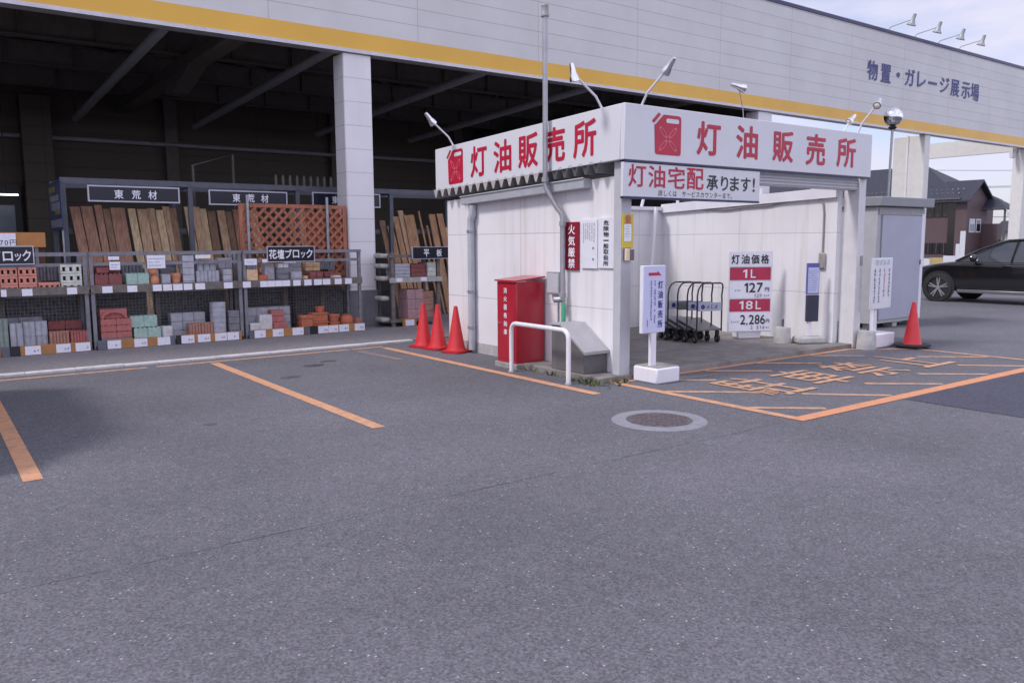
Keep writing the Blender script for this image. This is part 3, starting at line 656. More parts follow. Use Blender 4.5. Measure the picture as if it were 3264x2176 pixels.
# weeds along the slab edge
wd = MB(); rg = random.Random(4)
for i in range(120):
    a = rg.random()
    if a < .62: bx, by = 6.50 - rg.random() * .05, 7.15 + rg.random() * 1.7
    else: bx, by = 6.42 + rg.random() * .5, 7.10 - rg.random() * .06 - (.0 if rg.random() < .8 else .12)
    if rg.random() < .5: bx, by = 6.42 + rg.gauss(0, .05), 7.28 + rg.gauss(0, .16)
    h = rg.uniform(.02, .085); t = rg.uniform(0, 6.28); w_ = rg.uniform(.006, .014); dx, dy = math.cos(t), math.sin(t); ln = rg.uniform(.01, .05)
    wd.add([(bx - dy * w_, by + dx * w_, 0), (bx + dy * w_, by - dx * w_, 0), (bx + dx * ln + dy * w_ * .8, by + dy * ln - dx * w_ * .8, h * .6), (bx + dx * ln * 1.8, by + dy * ln * 1.8, h), (bx + dx * ln - dy * w_ * .8, by + dy * ln + dx * w_ * .8, h * .6)], [(0, 1, 2, 3, 4)], rg.choice((0, 0, 1)))
tag(wd.build('weeds', [mat('weed_green', (.055, .085, .03), .7, var=.3, scale=20), mat('weed_yellow', (.16, .15, .045), .7, var=.3, scale=20)], smooth=False), 'low green weeds growing along the booth slab edge', 'weeds', kind='stuff')

# traffic cones
def cone(loc, label, rot=0, black=False):
    t = thing('traffic_cone', label, 'traffic cone', (0, 0, 0), 'red traffic cones')
    MB().lathe([(.162, .035), (.158, .05), (.148, .055), (.130, .10), (.034, .68), (.028, .715), (.018, .722), (.016, .70)], seg=32).build('cone_body', M_cone, t)
    b_ = MB()
    b_.prism([(math.cos(R(a)) * r_, math.sin(R(a)) * r_, .004) for a, r_ in ((38, .24), (52, .24), (128, .24), (142, .24), (218, .24), (232, .24), (308, .24), (322, .24))], (0, 0, .03))
    b_.build('base', M_rubber if black else mat('cone_base_red', (.42, .02, .03), .5, var=.12), t)
    t.location = loc; t.rotation_euler.z = rot
    return t
c0 = cone((6.62, 11.55, 0), 'red traffic cone leftmost of the three beside the booth wall', .3)
copy_thing(c0, (6.67, 11.18, 0), 'red traffic cone in the middle of the three beside the booth wall', .15)
copy_thing(c0, (6.70, 10.68, 0), 'red traffic cone nearest the downpipe, rightmost of the three by the wall', .4)
cone((12.66, 6.62, 0), 'red traffic cone on a black base in front of the grey cabinet', .2, True)
bwt = MB(); bwt.lathe([(.22, .035), (.27, .034), (.27, .058), (.20, .062)], (12.66, 6.62, 0), seg=28)
tag(bwt.build('cone_weight', M_rubber), 'black rubber ring weight round the foot of the lone cone', 'cone weight')

# arrow sign on a block
t = thing('arrow_sign', 'upright white and blue sign with a red arrow on a white concrete block', 'sign', (7.3, 6.95, 0))
MB().box(7.02, 6.72, 0, 7.42, 7.12, .19).build('block', M_white, t, bevel=.02)
MB().box(7.04, 6.74, .188, 7.40, 7.10, .20).build('block_top', M_conc, t)
MB().box(7.10, 6.90, .19, 7.19, 6.945, .66).build('post', M_white, t, bevel=.004)
MB().box(6.945, 6.895, .60, 7.325, 6.95, 1.41).build('board', M_board, t, bevel=.006)
MB().box(6.955, 6.889, .61, 7.32, 6.894, 1.40).build('face', mat('pale_blue_face', (.56, .58, .78), .45, var=.03), t)
o, u, v = (0, 6.886, 0), (1, 0, 0), (0, 0, 1); mb = MB()
P = lambda a, b: (a, 6.886, b)
mb.add([P(7.03, 1.29), P(7.25, 1.29), P(7.18, 1.345), P(7.18, 1.325), P(7.03, 1.325)], [(0, 1, 2, 3, 4)]); mb.build('red_arrow', M_red, t, smooth=False)
letters(t, M_blue, (0, 6.886, 0), u, v, [(ch, 7.195, 7.275, 1.13 - i * .118, 1.225 - i * .118) for i, ch in enumerate('灯油販売所')], .02, 'blue_character')
mb = MB(); scribble(mb, o, u, v, 7.05, .66, 7.17, 1.23, 2, down=True, fill=.5, seed=5); scribble(mb, o, u, v, 7.005, .63, 7.035, .76, 1, down=True, fill=.8, seed=6); mb.build('small_print', M_blue_ink, t, smooth=False)

# price sign (stands turned towards the forecourt)
t = thing('price_sign', 'white kerosene price board with red bands on a low white block inside the booth', 'price sign', (11.12, 8.6, .07))
a = R(-30); u = Vector((math.cos(a), math.sin(a), 0)); nn = Vector((u.y, -u.x, 0)); v = Vector((0, 0, 1)); o = Vector((11.13, 8.58, 0))
mb = MB(); mb.prism([o + u * -.37 + v * .19, o + u * .37 + v * .19, o + u * .37 + v * 1.52, o + u * -.37 + v * 1.52], nn * -.03); mb.build('board', M_board, t, bevel=.004)
mb = MB(); mb.prism([o + u * -.18 - nn * .02 + v * .072, o + u * .22 - nn * .02 + v * .072, o + u * .22 - nn * .3 + v * .072, o + u * -.18 - nn * .3 + v * .072], (0, 0, .14)); mb.build('block', M_white, t, bevel=.02)
def face(name, m_, xa, za, xb, zb, e):
    q = o + nn * e; MB().add([q + u * xa + v * za, q + u * xb + v * za, q + u * xb + v * zb, q + u * xa + v * zb], [(0, 1, 2, 3)]).build(name, m_, t, smooth=False)
face('red_band', M_redband, -.355, 1.05, .345, 1.26, .003); face('red_band', M_redband, -.35, .53, .35, .735, .003)
face('title_sheet', M_paper, -.36, 1.275, .36, 1.51, .003); face('price_sheet', M_paper, -.35, .75, .375, 1.03, .004); face('price_sheet', M_paper, -.345, .205, .38, .515, .004)
q = o + nn * .006
its = [(ch, -.335 + i * .168, -.335 + i * .168 + .14, 1.315, 1.47) for i, ch in enumerate('灯油価格')] + [('円', .25, .325, .86, .93), ('円', .285, .345, .34, .40)]
its += [('1', -.10, -.04, .845, 1.005), ('2', -.02, .09, .845, 1.005), ('7', .11, .215, .845, 1.005)]
its += [('2', -.16, -.07, .315, .475), (',', -.055, -.03, .295, .34), ('2', -.01, .08, .315, .475), ('8', .09, .175, .315, .475), ('6', .185, .27, .315, .475)]
letters(t, M_black, q, u, v, its, .03, 'black_character')
its = [(ch, .06 + i * .05 + (.012 if ch == '1' else 0), .10 + i * .05 - (.008 if ch == '1' else 0), .765, .82) for i, ch in enumerate('129')] + [(ch, .02 + i * .05 + (.012 if ch == '1' else 0), .06 + i * .05 - (.008 if ch == '1' else 0), .235, .29) for i, ch in enumerate('2,314') if ch != ',']
letters(t, M_grey_ink, q, u, v, its, .01, 'small_figure')
letters(t, M_paper, q, u, v, [('1', -.13, -.06, 1.085, 1.225), ('L', .0, .09, 1.085, 1.225), ('1', -.18, -.11, .565, .705), ('8', -.07, .05, .565, .705), ('L', .10, .19, .565, .705)], .022, 'white_character')
mb = MB(); scribble(mb, q, u, v, -.31, .86, -.12, .90, 1, fill=.8, seed=2); scribble(mb, q, u, v, -.32, .34, -.18, .38, 1, fill=.8, seed=3); scribble(mb, q, u, v, .23, .77, .34, .81, 1, fill=.8, seed=4); scribble(mb, q, u, v, .28, .24, .35, .28, 1, fill=.8, seed=5)
mb.build('small_print', M_grey_ink, t, smooth=False)

# platform trolleys nested in a row
h = Vector((.955, -.297, 0)).normalized(); d = Vector((.297, .955, 0)).normalized()
M_deckm = mat('trolley_deck_grey', (.17, .17, .175), .5, metal=.2, var=.15)
M_tube = mat('trolley_blue_black_tube', (.028, .028, .05), .4, var=.1)
tr = thing('platform_trolley', 'frontmost grey platform trolley with an arched dark handle and a full name plate', 'trolley', (0, 0, 0), 'platform trolleys nested inside the booth')
T = Matrix(((h.x, d.x, 0, 0), (h.y, d.y, 0, 0), (0, 0, 1, 0), (0, 0, 0, 1)))
W2 = .225; ti = math.tan(R(12))
mb = MB(T); mb.prism([(-W2, 0, .20), (W2, 0, .20), (W2, .62, .20 + .62 * ti), (-W2, .62, .20 + .62 * ti)], (0, 0, .028)); mb.build('deck', M_deckm, tr, bevel=.004)
arc = [(-W2, -.02, .19), (-W2, -.02, .72)] + [(-W2 + .13 * (1 - math.cos(R(a))), -.02, .76 + .20 * math.sin(R(a))) for a in (0, 30, 60, 90)] + [(W2 - .03, -.02, .96), (W2, -.02, .945), (W2 + .012, -.02, .91), (W2 + .005, -.02, .84), (W2 - .005, -.02, .76), (W2, -.02, .70), (W2, -.02, .19)]
MB(T).tube(arc, .013, 8).build('handle', M_tube, tr)
pl = MB(T).box(-W2 + .012, -.035, .52, W2 - .015, -.025, .655).build('name_plate', mat('plate_grey_blue', (.42, .43, .52), .5, var=.05), tr)
mb = MB(T); mb.lathe([(0, 0), (.038, 0)], (-.13, -.0365, .587), (0, -1, 0), 12); mb.build('blue_emblem', M_blue, pl, smooth=False)
mb = MB(T); scribble(mb, (0, -.0365, 0), (1, 0, 0), (0, 0, 1), -.07, .55, .17, .625, 1, fill=.85, seed=9); mb.build('plate_print', M_blue_ink, pl, smooth=False)
for sx in (-1, 1):
    for yy, zz in ((.06, .20), (.54, .30)):
        c_ = MB(T); c_.lathe([(.028, -.018), (.06, -.018), (.064, -.010), (.064, .010), (.06, .018), (.028, .018)], (sx * (W2 - .02), yy, .065), (1, 0, 0), 16)
        c_.box(sx * (W2 - .02) - .024, yy - .02, .09, sx * (W2 - .02) + .024, yy + .03, zz); w_ = c_.build('caster', M_rubber, tr)
        hb = MB(T); hb.lathe([(0, -.022), (.026, -.022), (.026, .022), (0, .022)], (sx * (W2 - .02), yy, .065), (1, 0, 0), 12); hb.build('hub', M_galv, w_)
tr.location = (10.16, 8.62, .07)
names = ['second platform trolley of the nested row, just behind the front handle', 'third platform trolley of the nested row, with a blank dark plate', 'rearmost platform trolley of the nested row, nearest the arrow sign']
for i in range(3):
    cp = copy_thing(tr, (10.16 - .012 * (i + 1), 8.62 + .196 * (i + 1), .07), names[i])
    if i == 1:
        for ch in cp.children:
            if ch.name.startswith('name_plate'):
                ch.data = ch.data.copy(); ch.data.materials[0] = M_deckm; ch['label'] = 'dark blank name plate'
                for gch in list(ch.children): bpy.data.objects.remove(gch)

# notice stands and concrete weights on the right
t = thing('leaflet_stand', 'slim stand with a blue notice panel above a dark leaflet holder', 'notice stand', (11.45, 7.62, .07))
a = R(-28); u = Vector((math.cos(a), math.sin(a), 0)); nn = Vector((u.y, -u.x, 0)); o = Vector((11.42, 7.62, 0))
def slab(name, m_, xa, za, xb, zb, y0, y1, bev=.003):
    MB().prism([o + u * xa + v * za + nn * y1, o + u * xb + v * za + nn * y1, o + u * xb + v * zb + nn * y1, o + u * xa + v * zb + nn * y1], nn * (y0 - y1)).build(name, m_, t, bevel=bev)
slab('base', M_concl, -.25, .072, .22, .18, -.13, .12, .03); slab('pole', M_white, -.06, .19, .0, .5, -.03, .03, .006)
slab('blue_panel', mat('panel_blue', (.10, .115, .36), .45, var=.06), -.10, .85, .11, 1.34, -.01, .02)
slab('notice_sheet', mat('pale_blue_sheet', (.50, .53, .74), .5, var=.05), -.08, .87, .10, 1.27, .02, .023, 0)
slab('leaflet_holder', mat('holder_dark_blue', (.035, .036, .065), .35, var=.1), -.09, .42, .10, .84, -.02, .05)
mb = MB(); scribble(mb, o + nn * .0245, u, v, -.07, .90, .09, 1.24, 12, fill=.4, seed=12); mb.build('small_print', M_blue_ink, t, smooth=False)
cw = thing('concrete_weight', 'round grey concrete weight with an iron rod beside the leaflet stand', 'weight', (11.12, 7.92, .07), 'concrete weights')
MB().lathe([(.135, .072), (.135, .10), (.12, .31), (.112, .325), (0, .33)], (11.12, 7.92, 0), seg=28).build('block', M_concl, cw)
MB().tube([(11.12, 7.92, .32), (11.12, 7.92, .45)], .018, 8).build('rod', M_iron, cw)
cw = thing('concrete_weight', 'round pale concrete weight in front of the right booth post', 'weight', (11.96, 7.0, 0), 'concrete weights')
MB().lathe([(.15, .0), (.15, .03), (.128, .27), (.12, .285), (0, .29)], (11.96, 6.98, 0), seg=28).build('block', M_concl, cw)
MB().tube([(11.99, 6.98, .28), (11.99, 6.98, .36)], .02, 8).build('rod', M_iron, cw)
t = thing('customer_notice', 'white notice board with black and pink print on a post in a white block', 'sign', (12.3, 7.0, 0))
MB().box(12.0, 6.90, 0, 12.65, 7.22, .225).build('block', M_white, t, bevel=.02)
MB().box(12.16, 7.0, .22, 12.26, 7.06, .7).build('post', M_white, t)
MB().box(12.0, 6.965, .61, 12.60, 6.995, 1.415).build('board', M_board, t, bevel=.012)
o, u, v = (0, 6.962, 0), (1, 0, 0), (0, 0, 1); mb = MB()
for i in range(4): scribble(mb, o, u, v, 12.10 + i * .11, 1.30, 12.19 + i * .11, 1.385, 3, fill=.6, seed=20 + i)
mb.build('heading_print', M_grey_ink, t, smooth=False)
for xx, sd in ((12.06, 31), (12.19, 32), (12.47, 33)):
    mb = MB(); scribble(mb, o, u, v, xx, .66, xx + .07, 1.25, 1, down=True, fill=.85, seed=sd); mb.build('print_column', M_grey_ink, t, smooth=False)
mb = MB(); scribble(mb, o, u, v, 12.33, .66, 12.40, 1.26, 1, down=True, fill=.85, seed=34); mb.build('pink_print', mat('pink_ink', (.62, .30, .34), .5), t, smooth=False)

# grey storage cabinet and globe mast
cbn = thing('storage_cabinet', 'tall blue grey metal storage cabinet with an overhanging lid on short legs', 'cabinet', (15.6, 8.9, 0))
M_cabf = mat('cabinet_blue_grey', (.36, .37, .45), .4, var=.05, scale=2)
MB().box(14.70, 8.48, .09, 16.42, 9.25, 2.32).build('body', mat('cabinet_grey', (.40, .40, .41), .45, var=.06), cbn, bevel=.01)
MB().box(14.86, 8.45, .16, 16.30, 8.478, 2.16).build('door', M_cabf, cbn, bevel=.006)
MB().box(16.31, 8.455, .12, 16.415, 8.478, 2.2).build('door_frame', M_white, cbn)
MB().box(14.74, 8.46, 2.17, 16.40, 8.479, 2.30).build('head_rail', M_greybox, cbn)
MB().box(14.62, 8.36, 2.325, 16.58, 9.35, 2.50).build('lid', mat('cabinet_lid_grey', (.23, .235, .25), .45, var=.06), cbn, bevel=.012)
for xa in (14.78, 15.50, 16.20): MB().box(xa, 8.52, 0, xa + .16, 8.72, .088).build('leg', M_concl, cbn)
MB().box(16.28, 8.44, 1.2, 16.31, 8.452, 1.3).build('handle', M_dark, cbn)
gm_ = thing('globe_mast', 'slender steel mast topped by a mirror polished ball behind the grey cabinet', 'mast', (16.63, 9.6, 0))
MB().tube([(16.78, 9.5, 0), (16.72, 9.40, 4.02)], .025, 12).build('pole', M_galv, gm_)
MB().lathe([(.045, 3.98), (.09, 4.02), (.06, 4.05)], (16.72, 9.40, 0), seg=16).build('collar', M_dark, gm_)
MB().lathe([(0, -.19)] + [(.19 * math.cos(R(a)), .19 * math.sin(R(a))) for a in range(-75, 90, 15)] + [(0, .19)], (16.72, 9.40, 4.24), seg=28).build('mirror_ball', M_chrome, gm_)

# ------------------------------------------------------------------ block display racks
M_mesh = mat('wire_mesh_grey', (.22, .22, .23), .5, metal=.3, var=.2, scale=20)
M_tagrail = mat('ochre_tag_rail', (.42, .20, .07), .6, var=.14, scale=6)
M_wood_old = mat('weathered_grey_wood', (.17, .15, .135), .8, var=.25, scale=12, stain=(20, .4, (.08, .07, .06)))
YR = 14.45
def rack(x0, x1, label, tags_lo, tags_hi, mid_posts, rail):
    t = thing('display_rack', label, 'display rack', ((x0 + x1) / 2, 14.85, .012), 'wire backed racks of garden blocks')
    for x in [x0, x1 - .06]:
        for y in (YR, 15.0):
            MB().box(x, y, .014, x + .055, y + .055, 1.56).build('post', M_rackgrey, t)
    for x in mid_posts: MB().box(x, 14.92, .014, x + .07, 14.99, 1.0).build('centre_post', M_wood_old, t)
    tb = MB(); tb.box(x0, YR - .012, 1.52, x1, YR + .04, 1.575); tb.box(x0, 15.0, 1.52, x1, 15.05, 1.575); tb.box(x0 + .056, YR + .01, 1.36, x1 - .06, YR + .035, 1.41); tb.build('top_rails', M_rackgrey, t)
    MB().box(x0, YR - .02, .93, x1, 15.06, .96).build('shelf', M_wood_old, t)
    MB().box(x0, YR - .035, .925, x1, YR - .021, 1.05).build('shelf_rail', M_wood_old, t)
    MB().box(x0 + .02, YR - .03, .014, x1 - .02, 15.06, .07).build('base_shelf', M_dark, t)
    rl = MB()
    for a, b, k in rail: rl.box(a, YR - .062, .016, b, YR - .031, .165, k)
    rl.build('base_rail', [M_tagrail, M_dark, mat('rail_slate', (.12, .125, .16), .6)], t)
    me_ = MB(); x = x0 + .08
    while x < x1 - .06: me_.box(x, 14.905, .08, x + .006, 14.911, .92); x += .055
    z = .1
    while z < .92: me_.box(x0 + .06, 14.899, z, x1 - .06, 14.905, z + .006); z += .055
    me_.build('wire_mesh', M_mesh, t, smooth=False)
    for k, (a, b) in enumerate(tags_lo):
        pt = MB().box(a, YR - .070, .022, b, YR - .064, .155).build('price_tag', M_paper, t)
        mb = MB(); scribble(mb, (0, YR - .0715, 0), (1, 0, 0), (0, 0, 1), a + .11, .06, b - .02, .10, 1, fill=.9, seed=k); mb.build('printed_price', M_grey_ink, pt, smooth=False)
    for k, (a, b) in enumerate(tags_hi): MB().box(a, YR - .044, .925, b, YR - .038, 1.03).build('price_tag', M_paper, t)
    return t
rack(-.35, 2.19, 'wire backed grey rack at the left edge holding hollow bricks', [(1.25, 1.46), (1.67, 1.87), (1.94, 2.15)], [(1.0, 1.07), (1.27, 1.41), (1.88, 2.02)], (1.0, .2), [(-.3, .93, 0), (.94, 1.05, 2), (1.055, 1.185, 1), (1.19, 2.16, 0)])
rack(2.22, 4.63, 'wire backed grey rack in the middle holding edging blocks and pots', [(2.40, 2.60), (2.80, 3.0), (3.16, 3.36), (3.54, 3.75), (3.81, 4.02), (4.10, 4.30), (4.31, 4.51)],
     [(2.38, 2.53), (2.75, 2.90), (3.14, 3.28), (3.30, 3.44), (3.46, 3.61), (3.63, 3.77), (3.82, 3.98), (4.30, 4.45)], (3.28,), [(2.26, 2.39, 2), (2.395, 3.2, 0), (3.36, 3.44, 2), (3.46, 3.54, 1), (3.545, 4.56, 0)])
rack(4.66, 6.93, 'wire backed grey rack beside the column holding terracotta pots', [(4.79, 4.99), (5.12, 5.32), (5.49, 5.70), (5.99, 6.19), (6.195, 6.39), (6.41, 6.61), (6.73, 6.94)],
     [(4.63, 4.77), (4.94, 5.07), (5.075, 5.21), (5.215, 5.35), (5.355, 5.49), (5.55, 5.69), (5.76, 5.90), (5.95, 6.10), (6.12, 6.27), (6.36, 6.50), (6.57, 6.71)], (5.55, 6.3), [(4.70, 4.78, 2), (4.785, 5.72, 0), (5.73, 5.83, 2), (5.84, 5.98, 1), (5.985, 6.90, 0)])

# ---- block kinds (each block is an object of its own)
def bm(key, c, **k): return mat(key, tuple(min(.75, q * 1.22) for q in c), .85, var=k.get('var', .16), scale=14, bump=.4, bscale=120)
B_red, B_redd, B_pink = bm('block_rose_red', (.36, .125, .115)), bm('block_dark_red', (.20, .065, .065)), bm('block_brown_pink', (.36, .19, .15))
B_green, B_white, B_grey = bm('block_pale_green', (.30, .42, .37)), bm('block_off_white', (.50, .49, .49)), bm('block_grey', (.34, .345, .39))
B_dgrey, B_terra, B_terrab, B_tan = bm('block_dark_grey', (.17, .17, .195)), bm('terracotta', (.42, .13, .07)), bm('terracotta_pale', (.50, .21, .12)), bm('tan_block', (.58, .40, .24))
B_stock = bm('stock_slab_grey', (.10, .098, .105), var=.45)
B_brick, B_wgreen, B_ggreen = bm('hollow_brick_salmon', (.52, .22, .17)), bm('hollow_brick_pale', (.50, .51, .46)), bm('block_grey_green', (.22, .26, .24))
def sh_box(w, dp, hh, mb=None): mb = mb or MB(); mb.box(-w / 2, 0, 0, w / 2, dp, hh); return mb
def sh_holes(w, dp, hh, n=3):
    mb = MB(); c = w / n; hw = c * .42; t_ = hh * .5
    mb.box(-w / 2, 0, 0, w / 2, dp, hh * .26); mb.box(-w / 2, 0, hh * .72, w / 2, dp, hh)
    for i in range(n + 1):
        a = -w / 2 + i * c - (c - hw) / 2; b = a + (c - hw)
        mb.box(max(a, -w / 2), 0, hh * .26, min(b, w / 2), dp, hh * .72)
    mb.box(-w / 2 + .004, dp * .5, hh * .26, w / 2 - .004, dp, hh * .72, 1); return mb
def sh_ridge(w, dp, hh, n=4):
    mb = MB(); pts = [(-w / 2, dp), (-w / 2, .03)]
    for i in range(n * 6 + 1):
        t_ = i / (n * 6); pts.append((-w / 2 + w * t_, .03 - .026 * abs(math.sin(math.pi * n * t_))))
    pts += [(w / 2, dp)]
    mb.prism([(x, y, 0) for x, y in pts], (0, 0, hh)); return mb
def sh_scallop(w, dp, hh, n=5):
    mb = MB(); mb.box(-w / 2, 0, 0, w / 2, dp, hh * .86); c = w / n
    for i in range(n):
        cx = -w / 2 + c * (i + .5); mb.prism([(cx + c * .5 * math.cos(R(a)), 0.006, hh * .86 + hh * .14 * math.sin(R(a))) for a in range(0, 181, 30)], (0, dp - .012, 0))
    return mb
def sh_arch(w, dp, hh):
    mb = MB(); mb.box(-w / 2, 0.05, 0, w / 2, dp, hh)
    out, inn = [], []
    for a in range(0, 181, 20):
        out.append((w * .5 * math.cos(R(a)), 0, hh * .9 * math.sin(R(a)))); inn.append((w * .40 * math.cos(R(a)), 0, hh * .62 * math.sin(R(a))))
    for i in range(len(out) - 1): mb.prism([out[i], out[i + 1], inn[i + 1], inn[i]], (0, .049, 0))
    return mb
def sh_round(w, dp, hh):
    mb = MB(); pts = [(-w / 2, dp)] + [(-w / 2 + .06 * (1 - math.cos(R(a))), .06 * (1 - math.sin(R(a)))) for a in (0, 30, 60, 90)] + [(w / 2 - .06 * (1 - math.cos(R(a))), .06 * (1 - math.sin(R(a)))) for a in (90, 60, 30, 0)] + [(w / 2, dp)]
    mb.prism([(x, y, 0) for x, y in pts], (0, 0, hh)); return mb
def sh_pot(w, dp, hh):
    r_ = w / 2; return MB().lathe([(r_ * .72, 0), (r_ * .92, hh * .74), (r_, hh * .75), (r_, hh), (r_ * .86, hh), (r_ * .80, hh * .3), (0, hh * .25)], (0, r_, 0), seg=20)
def sh_ball(w, dp, hh):
    r_ = w / 2; return MB().lathe([(r_ * .55, 0), (r_ * .9, hh * .25), (r_, hh * .5), (r_ * .9, hh * .78), (r_ * .62, hh * .92), (r_ * .66, hh), (r_ * .5, hh), (r_ * .45, hh * .5), (0, hh * .4)], (0, r_, 0), seg=20)
def sh_bowl(w, dp, hh):
    mb = MB(); pts = []
    mb.box(-w / 2, 0, 0, w / 2, dp, hh * .8); mb.box(-w / 2 - .012, -.012, hh * .8, w / 2 + .012, dp, hh); return mb
SHAPES = dict(box=sh_box, holes=sh_holes, ridge=sh_ridge, scallop=sh_scallop, arch=sh_arch, round=sh_round, pot=sh_pot, ball=sh_ball, bowl=sh_bowl)
ORD = ['first', 'second', 'third', 'fourth', 'fifth', 'sixth', 'seventh', 'eighth']
def lay(nz, k): return '' if nz == 1 else (', bottom layer' if k == 0 else (', top layer' if k == nz - 1 else f', {ORD[k]} layer up'))
def along(nx, i): return '' if nx == 1 else (', left end' if i == 0 else (', right end' if i == nx - 1 else f', {ORD[i]} from the left'))
def stack(shape, m_, x0, x1, z0, z1, nx=1, nz=1, dp=.2, y=None, what='', cat='block', name='garden_block', **kw):
    """nx by nz blocks filling x0..x1, z0..z1, each one its own object"""
    y = YR + .0 if y is None else y
    w_, h_ = (x1 - x0) / nx, (z1 - z0) / nz; first = None
    mts = [m_, M_dark] if shape == 'holes' else m_
    for k in range(nz):
        for i in range(nx):
            lb = what + lay(nz, k) + along(nx, i)
            loc = (x0 + w_ * (i + .5), y + random.uniform(-.006, .006), z0 + h_ * k)
            if first is None:
                first = SHAPES[shape](w_ - .006, dp, h_ - .004, **kw).build(name, mts, origin=(0, 0, 0), bevel=.006 if shape in ('box', 'bowl', 'holes') else 0)
                first.location = loc; o_ = first
            else:
                o_ = first.copy(); COL.objects.link(o_); o_.location = loc
            tag(o_, lb, cat, what if nx * nz > 1 else None); o_.rotation_euler.z = random.uniform(-.02, .02)
SHF, BAS = .962, .072
# bottom level, left to right
stack('ridge', B_ggreen, .86, 1.06, BAS, .59, what='grey green ridged slab at the left edge of the base shelf', n=3)
stack('ridge', B_grey, 1.075, 1.25, BAS, .51, nx=2, what='tall pale grey ridged block on the base shelf', n=1)
stack('ridge', B_grey, 1.255, 1.59, BAS, .52, nx=2, nz=2, y=YR + .06, what='grey ridged block beside the tall pair', n=2)
stack('ridge', B_pink, 1.60, 1.875, BAS, .345, what='brown pink ridged block on the left rack base', n=6)
stack('ridge', B_red, 1.89, 2.15, BAS, .335, what='rose red ridged block at the right end of the left rack base', n=6)
stack('scallop', B_red, 2.33, 2.79, .19, .505, nx=2, nz=3, what='rose red edging block on the middle rack base', n=3)
stack('arch', B_red, 2.335, 2.74, .506, .66, what='rose red arched edging block on top of its stack')
stack('box', B_dgrey, 2.33, 2.79, BAS, .188, what='dark grey block under the rose red edging stack')
stack('scallop', B_green, 2.82, 3.24, BAS, .335, nx=2, nz=1, what='pale green edging block in the lower course', n=3)
stack('scallop', B_green, 2.78, 3.20, .336, .53, nx=2, nz=1, y=YR + .05, what='pale green edging block in the upper course', n=3)
stack('round', B_white, 3.255, 3.44, BAS, .325, what='small white rounded block right of the green edging')
stack('ridge', B_pink, 3.70, 4.10, BAS, .345, nx=2, what='brown pink ridged edging on the middle rack base', n=4)
stack('round', B_grey, 4.10, 4.34, BAS, .69, nz=7, what='light grey rounded slab in the tall tower')
stack('box', B_dgrey, 4.37, 4.56, BAS, .53, nz=4, what='dark grey slab in the narrow tower by the rack post')
stack('box', B_white, 4.74, 4.92, BAS, .28, what='low off white block at the left of the right rack')
stack('box', B_white, 4.925, 5.16, BAS, .42, y=YR + .03, what='tall off white block on the right rack base')
stack('box', B_red, 5.17, 5.43, BAS, .27, y=YR + .02, what='rose red cube block in the bottom course', nx=1)
stack('box', B_red, 5.165, 5.40, .271, .49, nz=2, y=YR + .09, what='rose red cube block stacked behind the white block')
stack('bowl', B_terra, 5.70, 5.915, BAS, .37, what='square terracotta planter at the left of the pot pile')
stack('bowl', B_terra, 5.93, 6.24, BAS, .40, nx=1, nz=2, y=YR + .05, what='square terracotta planter under the highest pot')
stack('pot', B_terra, 6.03, 6.22, .402, .51, y=YR + .07, what='round terracotta pot on the top of the pile', cat='flower pot', name='flower_pot')
stack('pot', B_terra, 6.27, 6.50, BAS, .355, nz=2, what='round terracotta pot in the pair right of the high pile', cat='flower pot', name='flower_pot')
stack('ball', B_terra, 6.51, 6.80, BAS, .33, what='bulging terracotta pot near the rack end', cat='flower pot', name='flower_pot')
stack('pot', B_terra, 6.795, 6.92, BAS, .26, what='smallest terracotta pot at the right end of the rack', cat='flower pot', name='flower_pot')
# shelf level
for xa, xb, nm in ((.50, .75, 'at the left end'), (.755, .995, 'left of the middle'), (1.0, 1.235, 'in the middle'), (1.24, 1.49, 'at the right end')):
    stack('holes', B_brick, xa, xb, SHF, 1.36, nz=3, what='salmon hollow brick in the pile ' + nm)
stack('holes', B_brick, 1.50, 1.80, SHF, 1.12, what='lone salmon hollow brick beside the pale bricks', n=4)
stack('holes', B_wgreen, 1.81, 2.11, SHF, 1.39, nz=3, what='pale hollow brick on the left rack shelf', n=3)
stack('scallop', B_redd, 2.29, 2.69, SHF, 1.24, nx=2, what='dark red edging block on the middle rack shelf', n=3)
stack('box', B_redd, 2.32, 2.50, 1.241, 1.33, what='dark red half block on top of the edging')
stack('scallop', B_green, 2.75, 3.10, SHF, 1.235, nx=2, what='pale green edging block on the middle rack shelf', n=3)
stack('ball', B_terrab, 3.115, 3.285, SHF, 1.19, what='lower round terracotta pot on the shelf', cat='flower pot', name='flower_pot')
stack('ball', B_terrab, 3.10, 3.265, 1.191, 1.33, what='upper round terracotta pot on the shelf', cat='flower pot', name='flower_pot')
stack('box', B_grey, 3.30, 3.44, SHF, 1.20, what='plain grey cube block between the shelf pots')
stack('pot', B_terrab, 3.455, 3.625, SHF, 1.215, what='tapered terracotta pot right of the grey cube', cat='flower pot', name='flower_pot')
stack('box', B_grey, 3.64, 3.83, SHF, 1.51, nz=5, what='grey slab in the tall pile on the shelf')
stack('ridge', B_grey, 3.86, 4.25, SHF, 1.24, nx=2, what='grey ridged block on the shelf', n=3)
stack('ridge', B_grey, 3.90, 4.22, 1.241, 1.42, nx=3, y=YR + .06, what='grey upright fin block on top of the ridged pair', n=1)
stack('box', B_grey, 4.31, 4.46, SHF, 1.26, nz=3, what='grey cube in the narrow shelf pile')
stack('box', B_tan, 4.72, 4.92, SHF, 1.24, what='tan coloured block at the left of the right shelf')
stack('round', B_terra, 4.93, 5.12, SHF, 1.14, what='flat terracotta saucer block on the shelf')
stack('box', B_grey, 5.08, 5.26, SHF, 1.34, y=YR + .1, what='grey pillar block behind the tag holder')
stack('round', B_dgrey, 5.28, 5.52, SHF, 1.25, nz=3, what='dark grey rounded slab on the right shelf')
